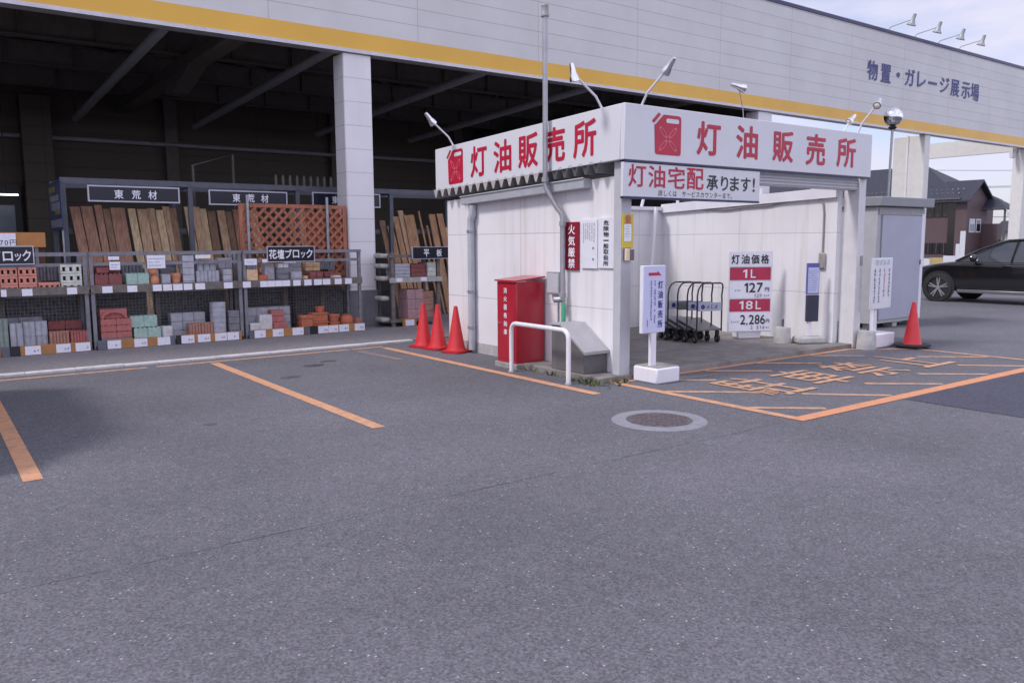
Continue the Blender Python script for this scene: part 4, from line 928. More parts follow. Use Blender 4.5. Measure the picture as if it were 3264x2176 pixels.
stack('round', B_grey, 5.53, 5.76, SHF, 1.18, nz=2, what='mid grey rounded slab on the right shelf')
stack('round', B_tan, 5.77, 5.88, SHF, 1.10, what='small beige rounded block on the right shelf')
stack('box', B_redd, 5.89, 6.15, SHF, 1.17, nx=2, nz=2, what='dark red brick on the right shelf')
stack('box', B_redd, 6.24, 6.44, SHF, 1.16, nx=2, nz=2, y=YR + .16, what='dark red brick at the end of the right shelf')
stack('round', B_white, 6.36, 6.54, SHF, 1.09, what='small white rounded block at the end of the shelf')
# second row on the shelves
stack('ridge', B_dgrey, 1.50, 1.80, 1.14, 1.36, nx=2, y=YR + .25, what='dark grey ridged block behind the lone hollow brick', n=3)
stack('round', B_grey, .55, 1.4, SHF, 1.45, nx=3, nz=4, y=YR + .27, what='mid grey slab behind the salmon bricks')
stack('box', B_redd, 2.30, 2.70, SHF, 1.38, nx=2, nz=3, y=YR + .27, what='dark red brick behind the red edging')
stack('ridge', B_dgrey, 2.74, 3.08, SHF, 1.40, nx=3, y=YR + .27, what='dark grey fin block behind the green edging', n=2)
stack('box', B_white, 3.10, 3.32, SHF, 1.30, nx=2, nz=2, y=YR + .29, what='off white cube behind the round pots')
stack('round', B_dgrey, 3.34, 3.62, SHF, 1.42, nx=1, nz=5, y=YR + .27, what='dark grey slab behind the tapered pot')
stack('box', B_grey, 4.30, 4.54, 1.264, 1.45, nx=2, y=YR + .22, what='grey cube above the narrow shelf pile')
stack('ridge', B_grey, 4.72, 5.02, SHF, 1.38, nx=3, y=YR + .27, what='grey fin block behind the tan block', n=2)
stack('box', B_white, 5.30, 5.50, 1.254, 1.34, nx=2, y=YR + .02, what='off white cap stone on the rounded slabs')
stack('round', B_grey, 5.55, 5.86, SHF, 1.36, nx=1, nz=4, y=YR + .27, what='light grey slab behind the beige block')
stack('box', B_tan, 5.92, 6.20, 1.18, 1.34, nx=2, nz=2, y=YR + .25, what='tan brick behind the dark red bricks')
stack('ridge', B_dgrey, 6.24, 6.56, 1.20, 1.38, nx=3, y=YR + .36, what='dark grey fin block at the shelf end', n=2)
stack('box', B_dgrey, .9, 1.55, BAS, .58, nx=2, nz=4, y=YR + .27, what='dark grey block behind the tall ridged pair')
stack('scallop', B_redd, 1.62, 2.10, BAS, .50, nx=2, nz=3, y=YR + .27, what='dark red edging behind the ridged blocks', n=3)
stack('box', B_grey, 3.46, 4.04, BAS, .52, nx=3, nz=3, y=YR + .25, what='mid grey block behind the brown pink edging')
stack('box', B_grey, 4.76, 5.60, BAS, .54, nx=4, nz=3, y=YR + .29, what='mid grey block behind the red cubes')
# back stock behind the mesh
for xa, xb, zt, nm in ((.2, 1.0, .88, 'far left'), (1.1, 2.1, .86, 'left rack'), (2.3, 3.2, .88, 'middle rack left half'), (3.4, 4.55, .86, 'middle rack right half'), (4.75, 5.75, .88, 'right rack left half'), (5.85, 6.85, .84, 'right rack right half')):
    stack('box', B_stock, xa, xb, .2, zt, nz=6, y=15.15, dp=.5, what='dark grey slab behind the mesh, ' + nm, name='paving_slab', cat='slab')
for xa, xb, nm in ((.2, 1.0, 'far left'), (1.1, 2.1, 'left rack'), (2.3, 3.2, 'middle rack left half'), (3.4, 4.55, 'middle rack right half'), (4.75, 5.75, 'right rack left half'), (5.85, 6.85, 'right rack right half')):
    p_ = thing('pallet', 'dark wooden pallet under the back stock, ' + nm, 'pallet', ((xa + xb) / 2, 15.4, .012), 'pallets behind the racks')
    mb = MB()
    for k in range(4): mb.box(xa, 15.12 + k * .16, .16, xb, 15.12 + k * .16 + .1, .198)
    mb.build('deck_boards', M_wood_old, p_); mb = MB()
    for k in range(3): mb.box(xa + k * (xb - xa - .1) / 2, 15.12, .012, xa + k * (xb - xa - .1) / 2 + .1, 15.7, .159)
    mb.build('bearers', M_wood_old, p_)
# posters and hanging cards on the racks
def card(name, label, x0, z0, x1, z1, y=YR - .02, m_=None, lines=3, seed=1):
    t = thing(name, label, 'card', ((x0 + x1) / 2, y, z0))
    MB().box(x0, y - .004, z0, x1, y, z1).build('sheet', m_ or M_paper, t)
    mb = MB(); scribble(mb, (0, y - .006, 0), (1, 0, 0), (0, 0, 1), x0 + .02, z0 + .02, x1 - .02, z1 - .03, lines, fill=.35, seed=seed); mb.build('print', M_blue_ink, t, smooth=False)
card('poster', 'white and pale blue poster hanging above the round terracotta pots', 3.08, 1.30, 3.36, 1.515, lines=3)
card('info_card', 'small blank white card above the dark red edging', 2.51, 1.29, 2.67, 1.42, lines=2)
card('info_card', 'white strip card on the top rail of the middle rack', 2.50, 1.45, 2.66, 1.505, lines=1)
card('info_card', 'row of white cards above the grey fin blocks', 3.85, 1.45, 4.10, 1.51, lines=1)
card('info_card', 'wide white card at the left of the right rack', 4.68, 1.32, 4.90, 1.43, lines=2)
card('info_card', 'white card above the grey pillar block', 5.0, 1.36, 5.28, 1.42, lines=1)
card('info_card', 'white card under the flower bed block sign', 5.40, 1.345, 5.62, 1.41, lines=1)

# black header signs
M_blk = mat('sign_black', (.008, .010, .020), .35, var=.1)
M_frame = mat('sign_frame_silver', (.50, .50, .58), .4, var=.06)
def header(label, x0, z0, x1, z1, y, chars, chx, fr=.022, bold=.02):
    t = thing('header_sign', label, 'sign', ((x0 + x1) / 2, y, z0))
    MB().box(x0, y, z0, x1, y + .03, z1).build('panel', M_blk, t)
    mb = MB(); mb.box(x0 - fr, y - .008, z0 - fr, x1 + fr, y + .032, z0); mb.box(x0 - fr, y - .008, z1, x1 + fr, y + .032, z1 + fr); mb.box(x0 - fr, y - .008, z0, x0, y + .032, z1); mb.box(x1, y - .008, z0, x1 + fr, y + .032, z1); mb.build('frame', M_frame, t)
    letters(t, M_paper, (0, y - .004, 0), (1, 0, 0), (0, 0, 1), [(ch, a, b, c, d_) for ch, (a, b, c, d_) in zip(chars, chx)], bold, 'white_character'); return t
header('black sign reading block at the left edge above the hollow bricks', .55, 1.415, 1.455, 1.67, YR - .03, 'ブロック', [(.86, 1.035, 1.45, 1.62), (1.06, 1.19, 1.46, 1.60), (1.215, 1.30, 1.46, 1.57), (1.315, 1.43, 1.455, 1.62)], .014, .03)
header('black sign reading flower bed block above the right rack', 5.10, 1.375, 5.97, 1.635, YR - .03, '花壇ブロック', [(5.12, 5.265, 1.42, 1.59), (5.275, 5.405, 1.42, 1.59), (5.42, 5.55, 1.43, 1.59), (5.565, 5.685, 1.435, 1.575), (5.72, 5.80, 1.435, 1.54), (5.82, 5.945, 1.43, 1.59)], .012, .03)
M_t = mat
YT = 16.2
TZ = lambda c, w_, z0=2.51, z1=2.67: (c - w_ / 2, c + w_ / 2, z0, z1)
header('black framed timber sign over the leftmost bay of boards', 2.56, 2.475, 4.06, 2.715, YT - .05, '東荒材', [TZ(3.04, .15), TZ(3.33, .15), TZ(3.61, .15)], .024)
header('black framed timber sign half hidden by the lattice panel', 4.64, 2.46, 6.14, 2.70, YT - .05, '東荒材', [TZ(5.14, .15, 2.50, 2.66), TZ(5.42, .15, 2.50, 2.66), TZ(5.70, .15, 2.50, 2.66)], .022)
header('black framed timber sign mostly hidden by the white column', 6.72, 2.47, 8.22, 2.72, YT - .05, '東荒材', [TZ(7.2, .15), TZ(7.5, .15), TZ(7.75, .15)], .022)
header('black sign over the slab rack next to the booth wall', 8.11, 1.375, 8.95, 1.60, 14.52, '平板', [(8.36, 8.49, 1.41, 1.56), (8.66, 8.79, 1.41, 1.56)], .010, .03)

# timber rack and boards
tr_ = thing('timber_rack', 'long dark blue steel rack holding upright timber boards behind the block racks', 'timber rack', (5.0, 16.6, .012))
for x in (2.12, 4.25, 6.36, 8.5, 10.7):
    for y in (YT, YT + 1.25): MB().box(x, y, .014, x + .085, y + .085, 2.86).build('post', M_rackblue, tr_)
    MB().box(x, YT + .086, 2.74, x + .085, YT + 1.249, 2.83).build('cross_rail', M_rackblue, tr_)
MB().box(2.12, YT - .012, 2.76, 10.79, YT - .001, 2.86).build('front_rail', M_rackblue, tr_)
MB().box(2.21, YT + .7, 1.9, 10.7, YT + .78, 2.0).build('lean_rail', M_rackblue, tr_)
MB().box(2.12, YT + 1.252 + .09, 2.76, 10.79, YT + 1.37, 2.86).build('rear_rail', M_rackblue, tr_)
def wood(key, c):
    m_ = mat(key, c, .75, var=.12, scale=4); n, l = m_.node_tree.nodes, m_.node_tree.links; b = n['Principled BSDF']
    g_ = n.new('ShaderNodeNewGeometry'); mp_ = n.new('ShaderNodeMapping'); mp_.inputs['Scale'].default_value = (40, 40, 1.6)
    t_ = n.new('ShaderNodeTexNoise'); t_.inputs['Scale'].default_value = 1; t_.inputs['Detail'].default_value = 4
    l.new(g_.outputs['Position'], mp_.inputs['Vector']); l.new(mp_.outputs['Vector'], t_.inputs['Vector'])
    r_ = n.new('ShaderNodeMapRange'); r_.inputs['From Min'].default_value = .3; r_.inputs['From Max'].default_value = .7; r_.inputs['To Min'].default_value = .62; r_.inputs['To Max'].default_value = 1.15
    l.new(t_.outputs['Fac'], r_.inputs['Value']); x_ = n.new('ShaderNodeMixRGB'); x_.blend_type = 'MULTIPLY'; x_.inputs['Fac'].default_value = 1
    src = b.inputs['Base Color'].links[0].from_socket; l.new(src, x_.inputs['Color1']); l.new(r_.outputs[0], x_.inputs['Color2']); l.new(x_.outputs['Color'], b.inputs['Base Color']); return m_
WD = [wood('wood_reddish_brown', (.42, .225, .15)), wood('wood_brown', (.52, .34, .21)), wood('wood_pale_yellow', (.66, .49, .29)), wood('wood_dark_brown', (.27, .16, .10)), wood('wood_orange', (.43, .235, .125))]
WN = ['reddish brown', 'mid brown', 'pale yellow', 'dark brown', 'orange brown']
bays = [('in the left bay', [(2.42, .17, 0), (2.61, .20, 0), (2.80, .13, 0), (2.94, .12, 3), (3.14, .26, 0), (3.37, .14, 2), (3.56, .19, 1), (3.73, .14, 1), (3.87, .14, 2), (4.00, .13, 1), (4.12, .13, 3)], -.085),
        ('in the second bay', [(4.40, .13, 2), (4.54, .16, 1), (4.70, .13, 2), (4.86, .16, 3), (5.03, .15, 1), (5.19, .15, 3), (5.34, .14, 0), (5.5, .16, 1), (5.68, .16, 2)], -.065),
        ('in the third bay', [(6.55, .14, 1), (6.70, .14, 2), (6.86, .14, 4), (7.03, .15, 4), (7.2, .15, 1), (7.4, .14, 4), (7.6, .13, 4)], -.08),
        ('in the bay right of the column', [(8.66, .15, 3), (8.82, .16, 4), (8.98, .15, 4), (9.13, .14, 1), (9.27, .15, 4), (9.42, .14, 4), (9.62, .05, 4), (9.82, .05, 4), (9.98, .18, 4), (10.17, .17, 4), (10.35, .16, 1)], -.13)]
for nm, bl, lean in bays:
    for i, (x, w_, k) in enumerate(bl):
        top = random.uniform(2.33, 2.43) if nm != 'in the bay right of the column' else random.uniform(2.05, 2.45)
        ln = lean + random.uniform(-.02, .02); yb = YT + .28 + random.uniform(0, .1)
        mb = MB(); sx = -ln * (top - 1.6)
        b0 = Vector((x - w_ / 2 + .0 - ln * (top), yb, .02)); t0_ = Vector((x - w_ / 2, yb + .33, top))
        mb.prism([b0, b0 + Vector((w_ - .008, 0, 0)), b0 + Vector((w_ - .008, .035, 0)), b0 + Vector((0, .035, 0))], t0_ - b0)
        ob = mb.build('timber_board', WD[k], bevel=.003)
        tag(ob, f'{WN[k]} board upright {nm}' + along(len(bl), i) if i < 8 else f'{WN[k]} board {nm}, number {len(bl) - i} from its right end', 'board', 'upright timber boards in the rack')
# posters on the rack end
t = thing('rack_end_poster', 'tall blue poster panel with yellow patches on the end of the timber rack', 'poster', (2.08, 16.8, 1.95))
MB().box(2.085, 15.95, 1.95, 2.11, 17.4, 2.80).build('panel', mat('poster_blue', (.035, .045, .11), .5, var=.2, scale=5), t)
mb = MB()
for ya, yb, za, zb in ((17.3, 16.6, 2.62, 2.72), (16.7, 16.1, 2.22, 2.30)): mb.box(2.078, yb, za, 2.084, ya, zb)
mb.build('yellow_patches', mat('poster_yellow', (.20, .15, .04), .5), t)
mb = MB()
for ya, yb, za, zb in ((17.2, 16.2, 2.46, 2.56), (17.1, 16.1, 2.30, 2.44), (17.3, 16.0, 2.0, 2.14)): mb.box(2.078, yb, za, 2.084, ya, zb)
mb.build('white_patches', mat('poster_pale', (.20, .21, .27), .5), t)
MB().box(2.09, 16.1, .012, 2.115, 16.14, 1.949).build('stand_post', M_galv, t)
# lattice panel on posts
lp = thing('lattice_panel', 'red brown wooden lattice panel held upright behind the right rack', 'lattice', (5.75, 14.98, 1.0))
M_lat = wood('lattice_red_brown', (.40, .145, .085))
xl, xr, zl, zt_ = 4.84, 6.95, 1.05, 2.43
mb = MB(); mb.box(xl, 15.10, zl, xl + .07, 15.15, zt_); mb.box(xr - .07, 15.10, zl, xr, 15.15, zt_); mb.box(xl + .07, 15.10, zt_ - .07, xr - .07, 15.15, zt_); mb.box(xl + .07, 15.10, zl, xr - .07, 15.15, zl + .07); mb.build('frame', M_lat, lp)
for s_, nm, yy in ((1, 'front_laths', 15.102), (-1, 'rear_laths', 15.122)):
    mb = MB(); k = -30
    while k < 30:
        c_ = xl + k * .185; pts = []
        # clip the 45 degree lath to the opening
        x0_, x1_, z0_, z1_ = xl + .07, xr - .07, zl + .07, zt_ - .07
        a_ = max(x0_, c_) if s_ > 0 else max(x0_, c_ - (z1_ - z0_)); b_ = min(x1_, c_ + (z1_ - z0_)) if s_ > 0 else min(x1_, c_)
        if b_ - a_ > .06:
            za = z0_ + (a_ - c_) if s_ > 0 else z0_ + (c_ - a_); zb = z0_ + (b_ - c_) if s_ > 0 else z0_ + (c_ - b_)
            mb.bar((a_, yy + .009, za), (b_, yy + .009, zb), .052, .016, roll=(0, 1, 0))
        k += 1
    mb.build(nm, M_lat, lp)
lp2 = thing('plywood_panel', 'reddish brown plywood sheet leaning behind the right half of the lattice', 'panel', (6.4, 15.2, .9))
MB().box(6.15, 15.17, .85, 6.95, 15.19, 2.28).build('sheet', M_lat, lp2)
for x, nm in ((4.99, 'left'), (6.54, 'right')):
    MB().tube([(x, 15.07, .9), (x, 15.07, 2.58)], .028, 10).build('galvanised_post', M_galv, lp)

# rack of slabs right of the column
r2 = thing('slab_rack', 'wooden framed rack of paving slabs between the column and the booth', 'display rack', (8.1, 14.9, .012))
for x in (7.66, 8.72):
    for y in (14.6, 15.2): MB().box(x, y, .014, x + .07, y + .06, 1.5).build('post', M_wood_old, r2)
for z in (.95, 1.40): MB().box(7.60, 14.57, z, 8.82, 15.3, z + .05).build('shelf', M_wood_old, r2)
MB().box(7.60, 14.56, .90, 8.82, 14.575, 1.0).build('shelf_rail', M_concl, r2)
MB().box(7.62, 14.58, .1, 8.8, 15.3, .15).build('base_shelf', M_wood_old, r2)
for a, b, z in ((7.74, 7.88, .915), (8.30, 8.44, .915)): MB().box(a, 14.55, z, b, 14.558, z + .08).build('price_tag', M_paper, r2)
for i, z in enumerate((1.40, 1.20, .95, .55, .12)):
    tag(MB().box(7.46, 14.66, z - .01, 7.645, 15.0, z + .08).build('kerb_stone', M_concl, bevel=.03), ['topmost', 'second', 'third', 'fourth', 'lowest'][i] + ' grey kerb stone end left of the slab rack', 'kerb stone', 'kerb stones beside the slab rack')
stack('box', B_grey, 7.75, 8.1, 1.002, 1.28, nz=4, y=14.62, dp=.4, what='pale grey slab on the slab rack shelf', name='paving_slab', cat='slab')
stack('box', B_redd, 8.12, 8.46, 1.002, 1.27, nz=3, y=14.62, dp=.4, what='rose red slab on the slab rack shelf', name='paving_slab', cat='slab')
stack('box', B_wgreen, 8.5, 8.7, 1.002, 1.30, nz=3, y=14.62, dp=.4, what='pale green slab on the slab rack shelf', name='paving_slab', cat='slab')
stack('box', bm('block_mauve_pink', (.36, .22, .23)), 8.02, 8.40, .152, .75, nx=2, nz=3, y=14.62, dp=.4, what='mauve pink block on the slab rack base', cat='block')
stack('box', B_pink, 8.42, 8.68, .152, .70, nz=4, y=14.7, dp=.4, what='brown pink slab at the right of the slab rack base', name='paving_slab', cat='slab')
tag(MB().box(7.86, 14.50, .012, 8.15, 14.56, .17).build('price_board', [M_tagrail]), 'ochre price board at the foot of the slab rack', 'price board')
t = thing('price_card', 'white price card on the ochre board at the slab rack foot', 'card', (8.0, 14.49, .03)); MB().box(7.90, 14.492, .03, 8.10, 14.498, .15).build('sheet', M_paper, t)

# orange price board at far left and shelf with boxes behind the rack
t = thing('price_board', 'orange board with a white 270 price card behind the left rack', 'price board', (1.3, 15.5, .012))
MB().box(.7, 15.5, 1.66, 1.76, 15.56, 1.90).build('board', mat('orange_board', (.46, .20, .06), .55, var=.08), t)
MB().box(.75, 15.52, .012, .80, 15.56, 1.66).build('stand_post', M_rackgrey, t); MB().box(1.60, 15.52, .012, 1.65, 15.56, 1.66).build('stand_post', M_rackgrey, t)
pc = MB().box(.80, 15.488, 1.665, 1.34, 15.498, 1.885).build('price_card', M_paper, t)
mb = MB(); em(mb, '270円', (0, 15.485, 0), (1, 0, 0), (0, 0, 1), 1.04, 1.685, .11, .62); mb.build('price_figures', M_black, pc, smooth=False)
for i, (xa, xb, k) in enumerate(((.5, 1.1, 0), (1.12, 1.75, 1))):
    tag(MB().box(xa, 15.6, .02, xb, 16.0, 1.62).build('carton_pile', mat('carton_dark_red', (.14, .05, .035), .7, var=.2), bevel=.01), ['left', 'right'][i] + ' dark red carton pile behind the orange price board', 'carton')
# fence pickets stored on top of the timber rack
for i in range(9):
    x = 6.05 + i * .15
    o_ = MB().prism([(x, YT + .3, 2.87), (x + .05, YT + .3, 2.87), (x + .05, YT + .3, 3.05), (x + .025, YT + .3, 3.10), (x, YT + .3, 3.05)], (0, .03, 0)).build('fence_picket', M_beam)
    tag(o_, f'grey picket standing on top of the timber rack{along(9, i) if i < 8 else ", right end"}', 'picket', 'pickets on top of the timber rack')
st_ = thing('step_frame', 'tall thin steel frame standing behind the second timber bay', 'frame', (5.3, 18.2, 0))
MB().tube([(4.9, 18.2, .012), (4.9, 18.2, 3.35), (5.75, 18.2, 3.62), (5.75, 18.2, .012)], .03, 8).build('hoop', M_beam, st_)

# ------------------------------------------------------------------ black car
def car():
    t = thing('parked_car', 'black SUV parked side on at the right edge with dark glass and silver spoked wheel', 'car', (23.6, 9.7, 0))
    M_car = mat('car_black_paint', (.008, .008, .010), .18, var=.05, coat=1.0)
    M_cglass = mat('car_glass', (.035, .04, .05), .05, var=.05, spec=1.0)
    M_clad = mat('car_cladding', (.018, .018, .02), .6, var=.1)
    XC = 23.63
    def loft(st, ring, closed=True, mfun=None):
        mb = MB(); n = len(ring(st[0])); vs = [p for s_ in st for p in ring(s_)]; 
        for i in range(len(st) - 1):
            for k in range(n):
                mb_f = (i * n + k, (i + 1) * n + k, (i + 1) * n + (k + 1) % n, i * n + (k + 1) % n)
                mb.f.append(mb_f); mb.mi.append(mfun(k, i) if mfun else 0)
        mb.f += [tuple(range(n)), tuple((len(st) - 1) * n + k for k in range(n - 1, -1, -1))]; mb.mi += [0, 0]
        mb.v = [Vector(p) for p in vs]; return mb
    st = [(12.04, .48, .82, .62), (11.97, .36, .92, .76), (11.80, .30, .99, .85), (11.3, .28, 1.08, .915), (10.75, .27, 1.15, .925), (9.5, .27, 1.13, .93), (8.1, .28, 1.15, .925), (7.7, .33, 1.15, .88), (7.52, .42, 1.08, .82), (7.44, .55, .95, .7)]
    def ring(s_):
        y, zb, zt, hw = s_; h_ = zt - zb
        L = [(-.90 * hw, zb), (-.985 * hw, zb + .12 * h_), (-hw, zb + .45 * h_), (-.99 * hw, zb + .78 * h_), (-.95 * hw, zb + .93 * h_), (-.82 * hw, zt)]
        return [(XC + x, y, z) for x, z in L] + [(XC - x, y, z) for x, z in reversed(L)]
    b_ = loft(st, ring).build('body', M_car, t, ang=50); sb = b_.modifiers.new('sub', 'SUBSURF'); sb.levels = 2; sb.render_levels = 2
    gs = [(10.88, 1.06, 1.12, .80, .74), (10.2, 1.06, 1.46, .86, .66), (9.62, 1.06, 1.66, .87, .62), (8.9, 1.06, 1.71, .87, .63), (8.2, 1.06, 1.65, .86, .62), (7.85, 1.06, 1.48, .84, .64), (7.55, 1.06, 1.10, .80, .7)]
    def ring2(s_):
        y, zb, zt, hb, ht = s_
        return [(XC - hb, y, zb), (XC - ht - .04, y, zt - .06), (XC - ht + .06, y, zt), (XC + ht - .06, y, zt), (XC + ht + .04, y, zt - .06), (XC + hb, y, zb)]
    loft(gs, ring2, mfun=lambda k, i: 0).build('greenhouse', M_cglass, t, ang=50)
    rf_ = MB(); 
    for a, b in zip(gs[2:4], gs[3:5]):
        rf_.add([(XC - a[4] - .03, a[0], a[2] - .02), (XC + a[4] + .03, a[0], a[2] - .02), (XC + b[4] + .03, b[0], b[2] - .02), (XC - b[4] - .03, b[0], b[2] - .02), (XC - a[4] + .05, a[0], a[2] + .012), (XC + a[4] - .05, a[0], a[2] + .012), (XC + b[4] - .05, b[0], b[2] + .012), (XC - b[4] + .05, b[0], b[2] + .012)],
               [(4, 7, 6, 5), (0, 3, 7, 4), (1, 5, 6, 2), (0, 4, 5, 1), (3, 2, 6, 7)])
    rf_.build('roof', M_car, t)
    for sx in (-1, 1):
        MB().tube([(XC + sx * .80, 10.86, 1.11), (XC + sx * .70, 10.2, 1.45), (XC + sx * .64, 9.62, 1.655), (XC + sx * .655, 8.9, 1.70), (XC + sx * .645, 8.2, 1.645), (XC + sx * .80, 7.56, 1.12)], .028, 8).build('roof_pillar', M_car, t)
        MB().bar((XC + sx * .885, 9.42, 1.08), (XC + sx * .66, 9.36, 1.67), .02, .07).build('door_pillar', M_car, t)
        MB().box(XC + sx * .915, 10.7, 1.075, XC + sx * .93, 7.9, 1.095).build('window_trim', M_clad, t)
        MB().box(XC + sx * .90, 10.72, .27, XC + sx * .955, 9.0, .36).build('sill_trim', mat('car_sill_silver', (.20, .20, .21), .35, metal=.5), t, bevel=.015)
        mr = MB(); mr.lathe([(0, -.10), (.07, -.08), (.10, 0), (.09, .07), (0, .10)], (XC + sx * 1.02, 10.30, 1.20), (.2 * sx, 1, 0), 14); mr.bar((XC + sx * .86, 10.34, 1.12), (XC + sx * 1.0, 10.30, 1.17), .04); mr.build('wing_mirror', M_car, t)
        MB().box(XC + sx * .66, 11.80, .78, XC + sx * .86, 11.97, .90).build('headlight', mat('headlight_glass', (.45, .46, .5), .1), t, bevel=.03)
        for yy in (9.62, 8.6): MB().box(XC + sx * .935, yy, .98, XC + sx * .95, yy - .2, 1.01).build('door_handle', M_car, t, bevel=.006)
        for yw in (11.23, 8.45):
            ar = MB().lathe([(0, 0), (.44, 0), (.44, .012), (0, .012)], (XC + sx * .918, yw, .40), (sx, 0, 0), 32).build('wheel_arch', M_clad, t)
            wc = (XC + sx * .80, yw, .385)
            wh = MB().lathe([(.28, .0), (.36, .0), (.385, .03), (.385, .13), (.37, .16), (.30, .165), (.29, .10)], wc, (sx, 0, 0), 36).build('wheel', M_rubber, t)
            rm = MB(); rm.lathe([(.285, .10), (.295, .15), (.275, .158), (.27, .12)], wc, (sx, 0, 0), 32, 0); rm.lathe([(0, .06), (.275, .06)], wc, (sx, 0, 0), 24, 0); rm.lathe([(0, .155), (.05, .152), (.06, .11)], wc, (sx, 0, 0), 16, 1)
            for k in range(5):
                for da in (-9, 9):
                    a = R(72 * k + 90 + da); c_ = Vector(wc) + Vector((sx * .135, 0, 0))
                    rm.bar(c_ + Vector((0, math.cos(a) * .05, math.sin(a) * .05)), c_ + Vector((0, math.cos(R(72 * k + 90 + da * .9)) * .275, math.sin(R(72 * k + 90 + da * .9)) * .275)), .022, .03, 1)
            rm.build('rim', [M_dark, mat('rim_silver', (.55, .56, .6), .3, metal=.7)], wh)
    MB().box(XC - .5, 11.99, .50, XC + .5, 12.05, .74).build('grille', M_clad, t)
    return t
car()
# van added out of view past the left edge to cast a soft shadow
vn = thing('added_shadow_van', 'unseen white van added left of the first orange line to cast a shadow', 'van', (-1.0, 9.5, 0))
M_van = mat('van_white', (.5, .5, .52), .3, var=.03)
MB().prism([(-1.75, 7.2, .35), (-1.75, 11.3, .35), (-1.75, 11.4, 1.2), (-1.75, 11.3, 1.95), (-1.75, 8.4, 1.95), (-1.75, 7.6, 1.15), (-1.75, 7.2, .95)], (1.68, 0, 0)).build('body', M_van, vn, bevel=.06)
for sx in (-1.78, -.19):
    for yy in (8.0, 10.6): MB().lathe([(.18, 0), (.31, 0), (.32, .14), (.31, .16), (.18, .16)], (sx, yy, .32), (1, 0, 0), 24).build('wheel', M_rubber, vn)
MB().box(-1.76, 7.15, .36, -.06, 7.19, .60).build('bumper', M_rubber, vn, bevel=.02)
for xa in (-1.62, -.48): MB().box(xa, 7.17, .70, xa + .28, 7.198, .88).build('headlight', M_shine, vn, bevel=.02)
MB().box(-1.25, 7.18, .70, -.57, 7.198, .84).build('grille', M_dark, vn, bevel=.01)
for xs in (-1.755, -.068): MB().prism([(xs, 7.85, 1.25), (xs, 8.45, 1.80), (xs, 9.2, 1.80), (xs, 9.2, 1.25)], (.004, 0, 0)).build('side_window', M_dark, vn); MB().prism([(xs, 9.3, 1.25), (xs, 9.3, 1.80), (xs, 11.1, 1.80), (xs, 11.15, 1.25)], (.004, 0, 0)).build('side_window', M_dark, vn)
for xs in (-1.9, -.04): MB().box(xs, 7.75, 1.18, xs + .14, 7.83, 1.38).build('wing_mirror', M_rubber, vn, bevel=.03)
MB().prism([(-1.70, 7.64, 1.20), (-.12, 7.64, 1.20), (-.16, 8.36, 1.88), (-1.66, 8.36, 1.88)], (0, -.012, .012)).build('windscreen', M_dark, vn)

# ------------------------------------------------------------------ background on the right
O = Vector((77.8, 38.9, 0)); e = Vector((.894, .447, 0)); uu = Vector((.447, -.894, 0)); ps = R(25)
A = (uu * math.cos(ps) - e * math.sin(ps)); Bv = (uu * math.sin(ps) + e * math.cos(ps))
TH = Matrix(((A.x, Bv.x, 0, O.x), (A.y, Bv.y, 0, O.y), (0, 0, 1, 0), (0, 0, 0, 1)))
M_brickm = panel_mat('maroon_brick', (.10, .062, .068), 0, .4, .14, joint=.008, jcol=.7, offset=.5)
M_rooft = mat('dark_slate_roof', (.026, .028, .044), .55, var=.2, scale=3)
M_eave = mat('eave_grey', (.10, .10, .105), .6)
M_win = mat('dark_window', (.012, .010, .013), .1, var=.1)
M_winf = mat('window_frame_pale', (.55, .57, .60), .4)
hs = thing('brown_house', 'two storey maroon brick house with a dark slate roof and gable behind the lot', 'house', O)
mb = MB(TH); mb.box(-26, .3, 0, 1.6, 8, 5.6); mb.box(1.61, 0.0, 0, 2.6, 4.2, 5.4)
mb.prism([(2.6, 0, 5.4), (2.6, 4.2, 5.4), (2.6, 2.1, 6.85)], (-.2, 0, 0)); mb.box(2.61, 3.2, 0, 4.0, 4.2, 3.1); mb.build('wall', M_brickm, hs, smooth=False)
mb = MB(TH); mb.box(.95, .02, 0.1, 1.62, .28, 5.3); mb.build('recess', M_win, hs)
rfm = MB(TH)
e0, e1, a0, a1 = -.5, 8.6, -27, 2.2
rfm.add([(a0, e0, 5.45), (a1, e0, 5.45), (a1, e1, 5.45), (a0, e1, 5.45), (a0 + 5, 4.05, 8.9), (-3.2, 4.05, 8.9)], [(0, 1, 5, 4), (1, 2, 5), (2, 3, 4, 5), (3, 0, 4), (3, 2, 1, 0)])
rfm.prism([(3.05, -.55, 5.05), (3.05, 2.1, 6.95), (3.05, 4.75, 5.05), (3.05, 4.75, 5.22), (3.05, 2.1, 7.14), (3.05, -.55, 5.22)], (-5.5, 0, 0)); 
rfm.add([(2.6, 3.0, 4.55), (4.7, 3.0, 4.55), (4.7, 5.6, 4.55), (2.6, 5.6, 4.55), (2.6, 4.3, 5.6), (3.4, 4.3, 5.5)], [(0, 1, 5, 4), (1, 2, 5), (2, 3, 4, 5), (3, 2, 1, 0)])
rf_o = rfm.build('roof', M_rooft, hs, smooth=False)
mb = MB(TH); mb.box(a0, e0 - .04, 5.32, a1, e0 + .08, 5.46); mb.box(2.6, 2.95, 4.42, 4.74, 5.6, 4.548); mb.build('eaves', M_eave, rf_o)
mb = MB(TH)
for i in range(24): mb.box(-9.6 + i * .49, .15, 5.86, -9.5 + i * .49, .25, 5.98); mb.box(-9.4 + i * .49, .65, 6.24, -9.3 + i * .49, .75, 6.36)
mb.build('snow_guards', M_galv, rf_o)
for z0, z1 in ((3.75, 5.3), (.5, 1.5)):
    for a_ in (-1.6, -.35, .0):
        pass
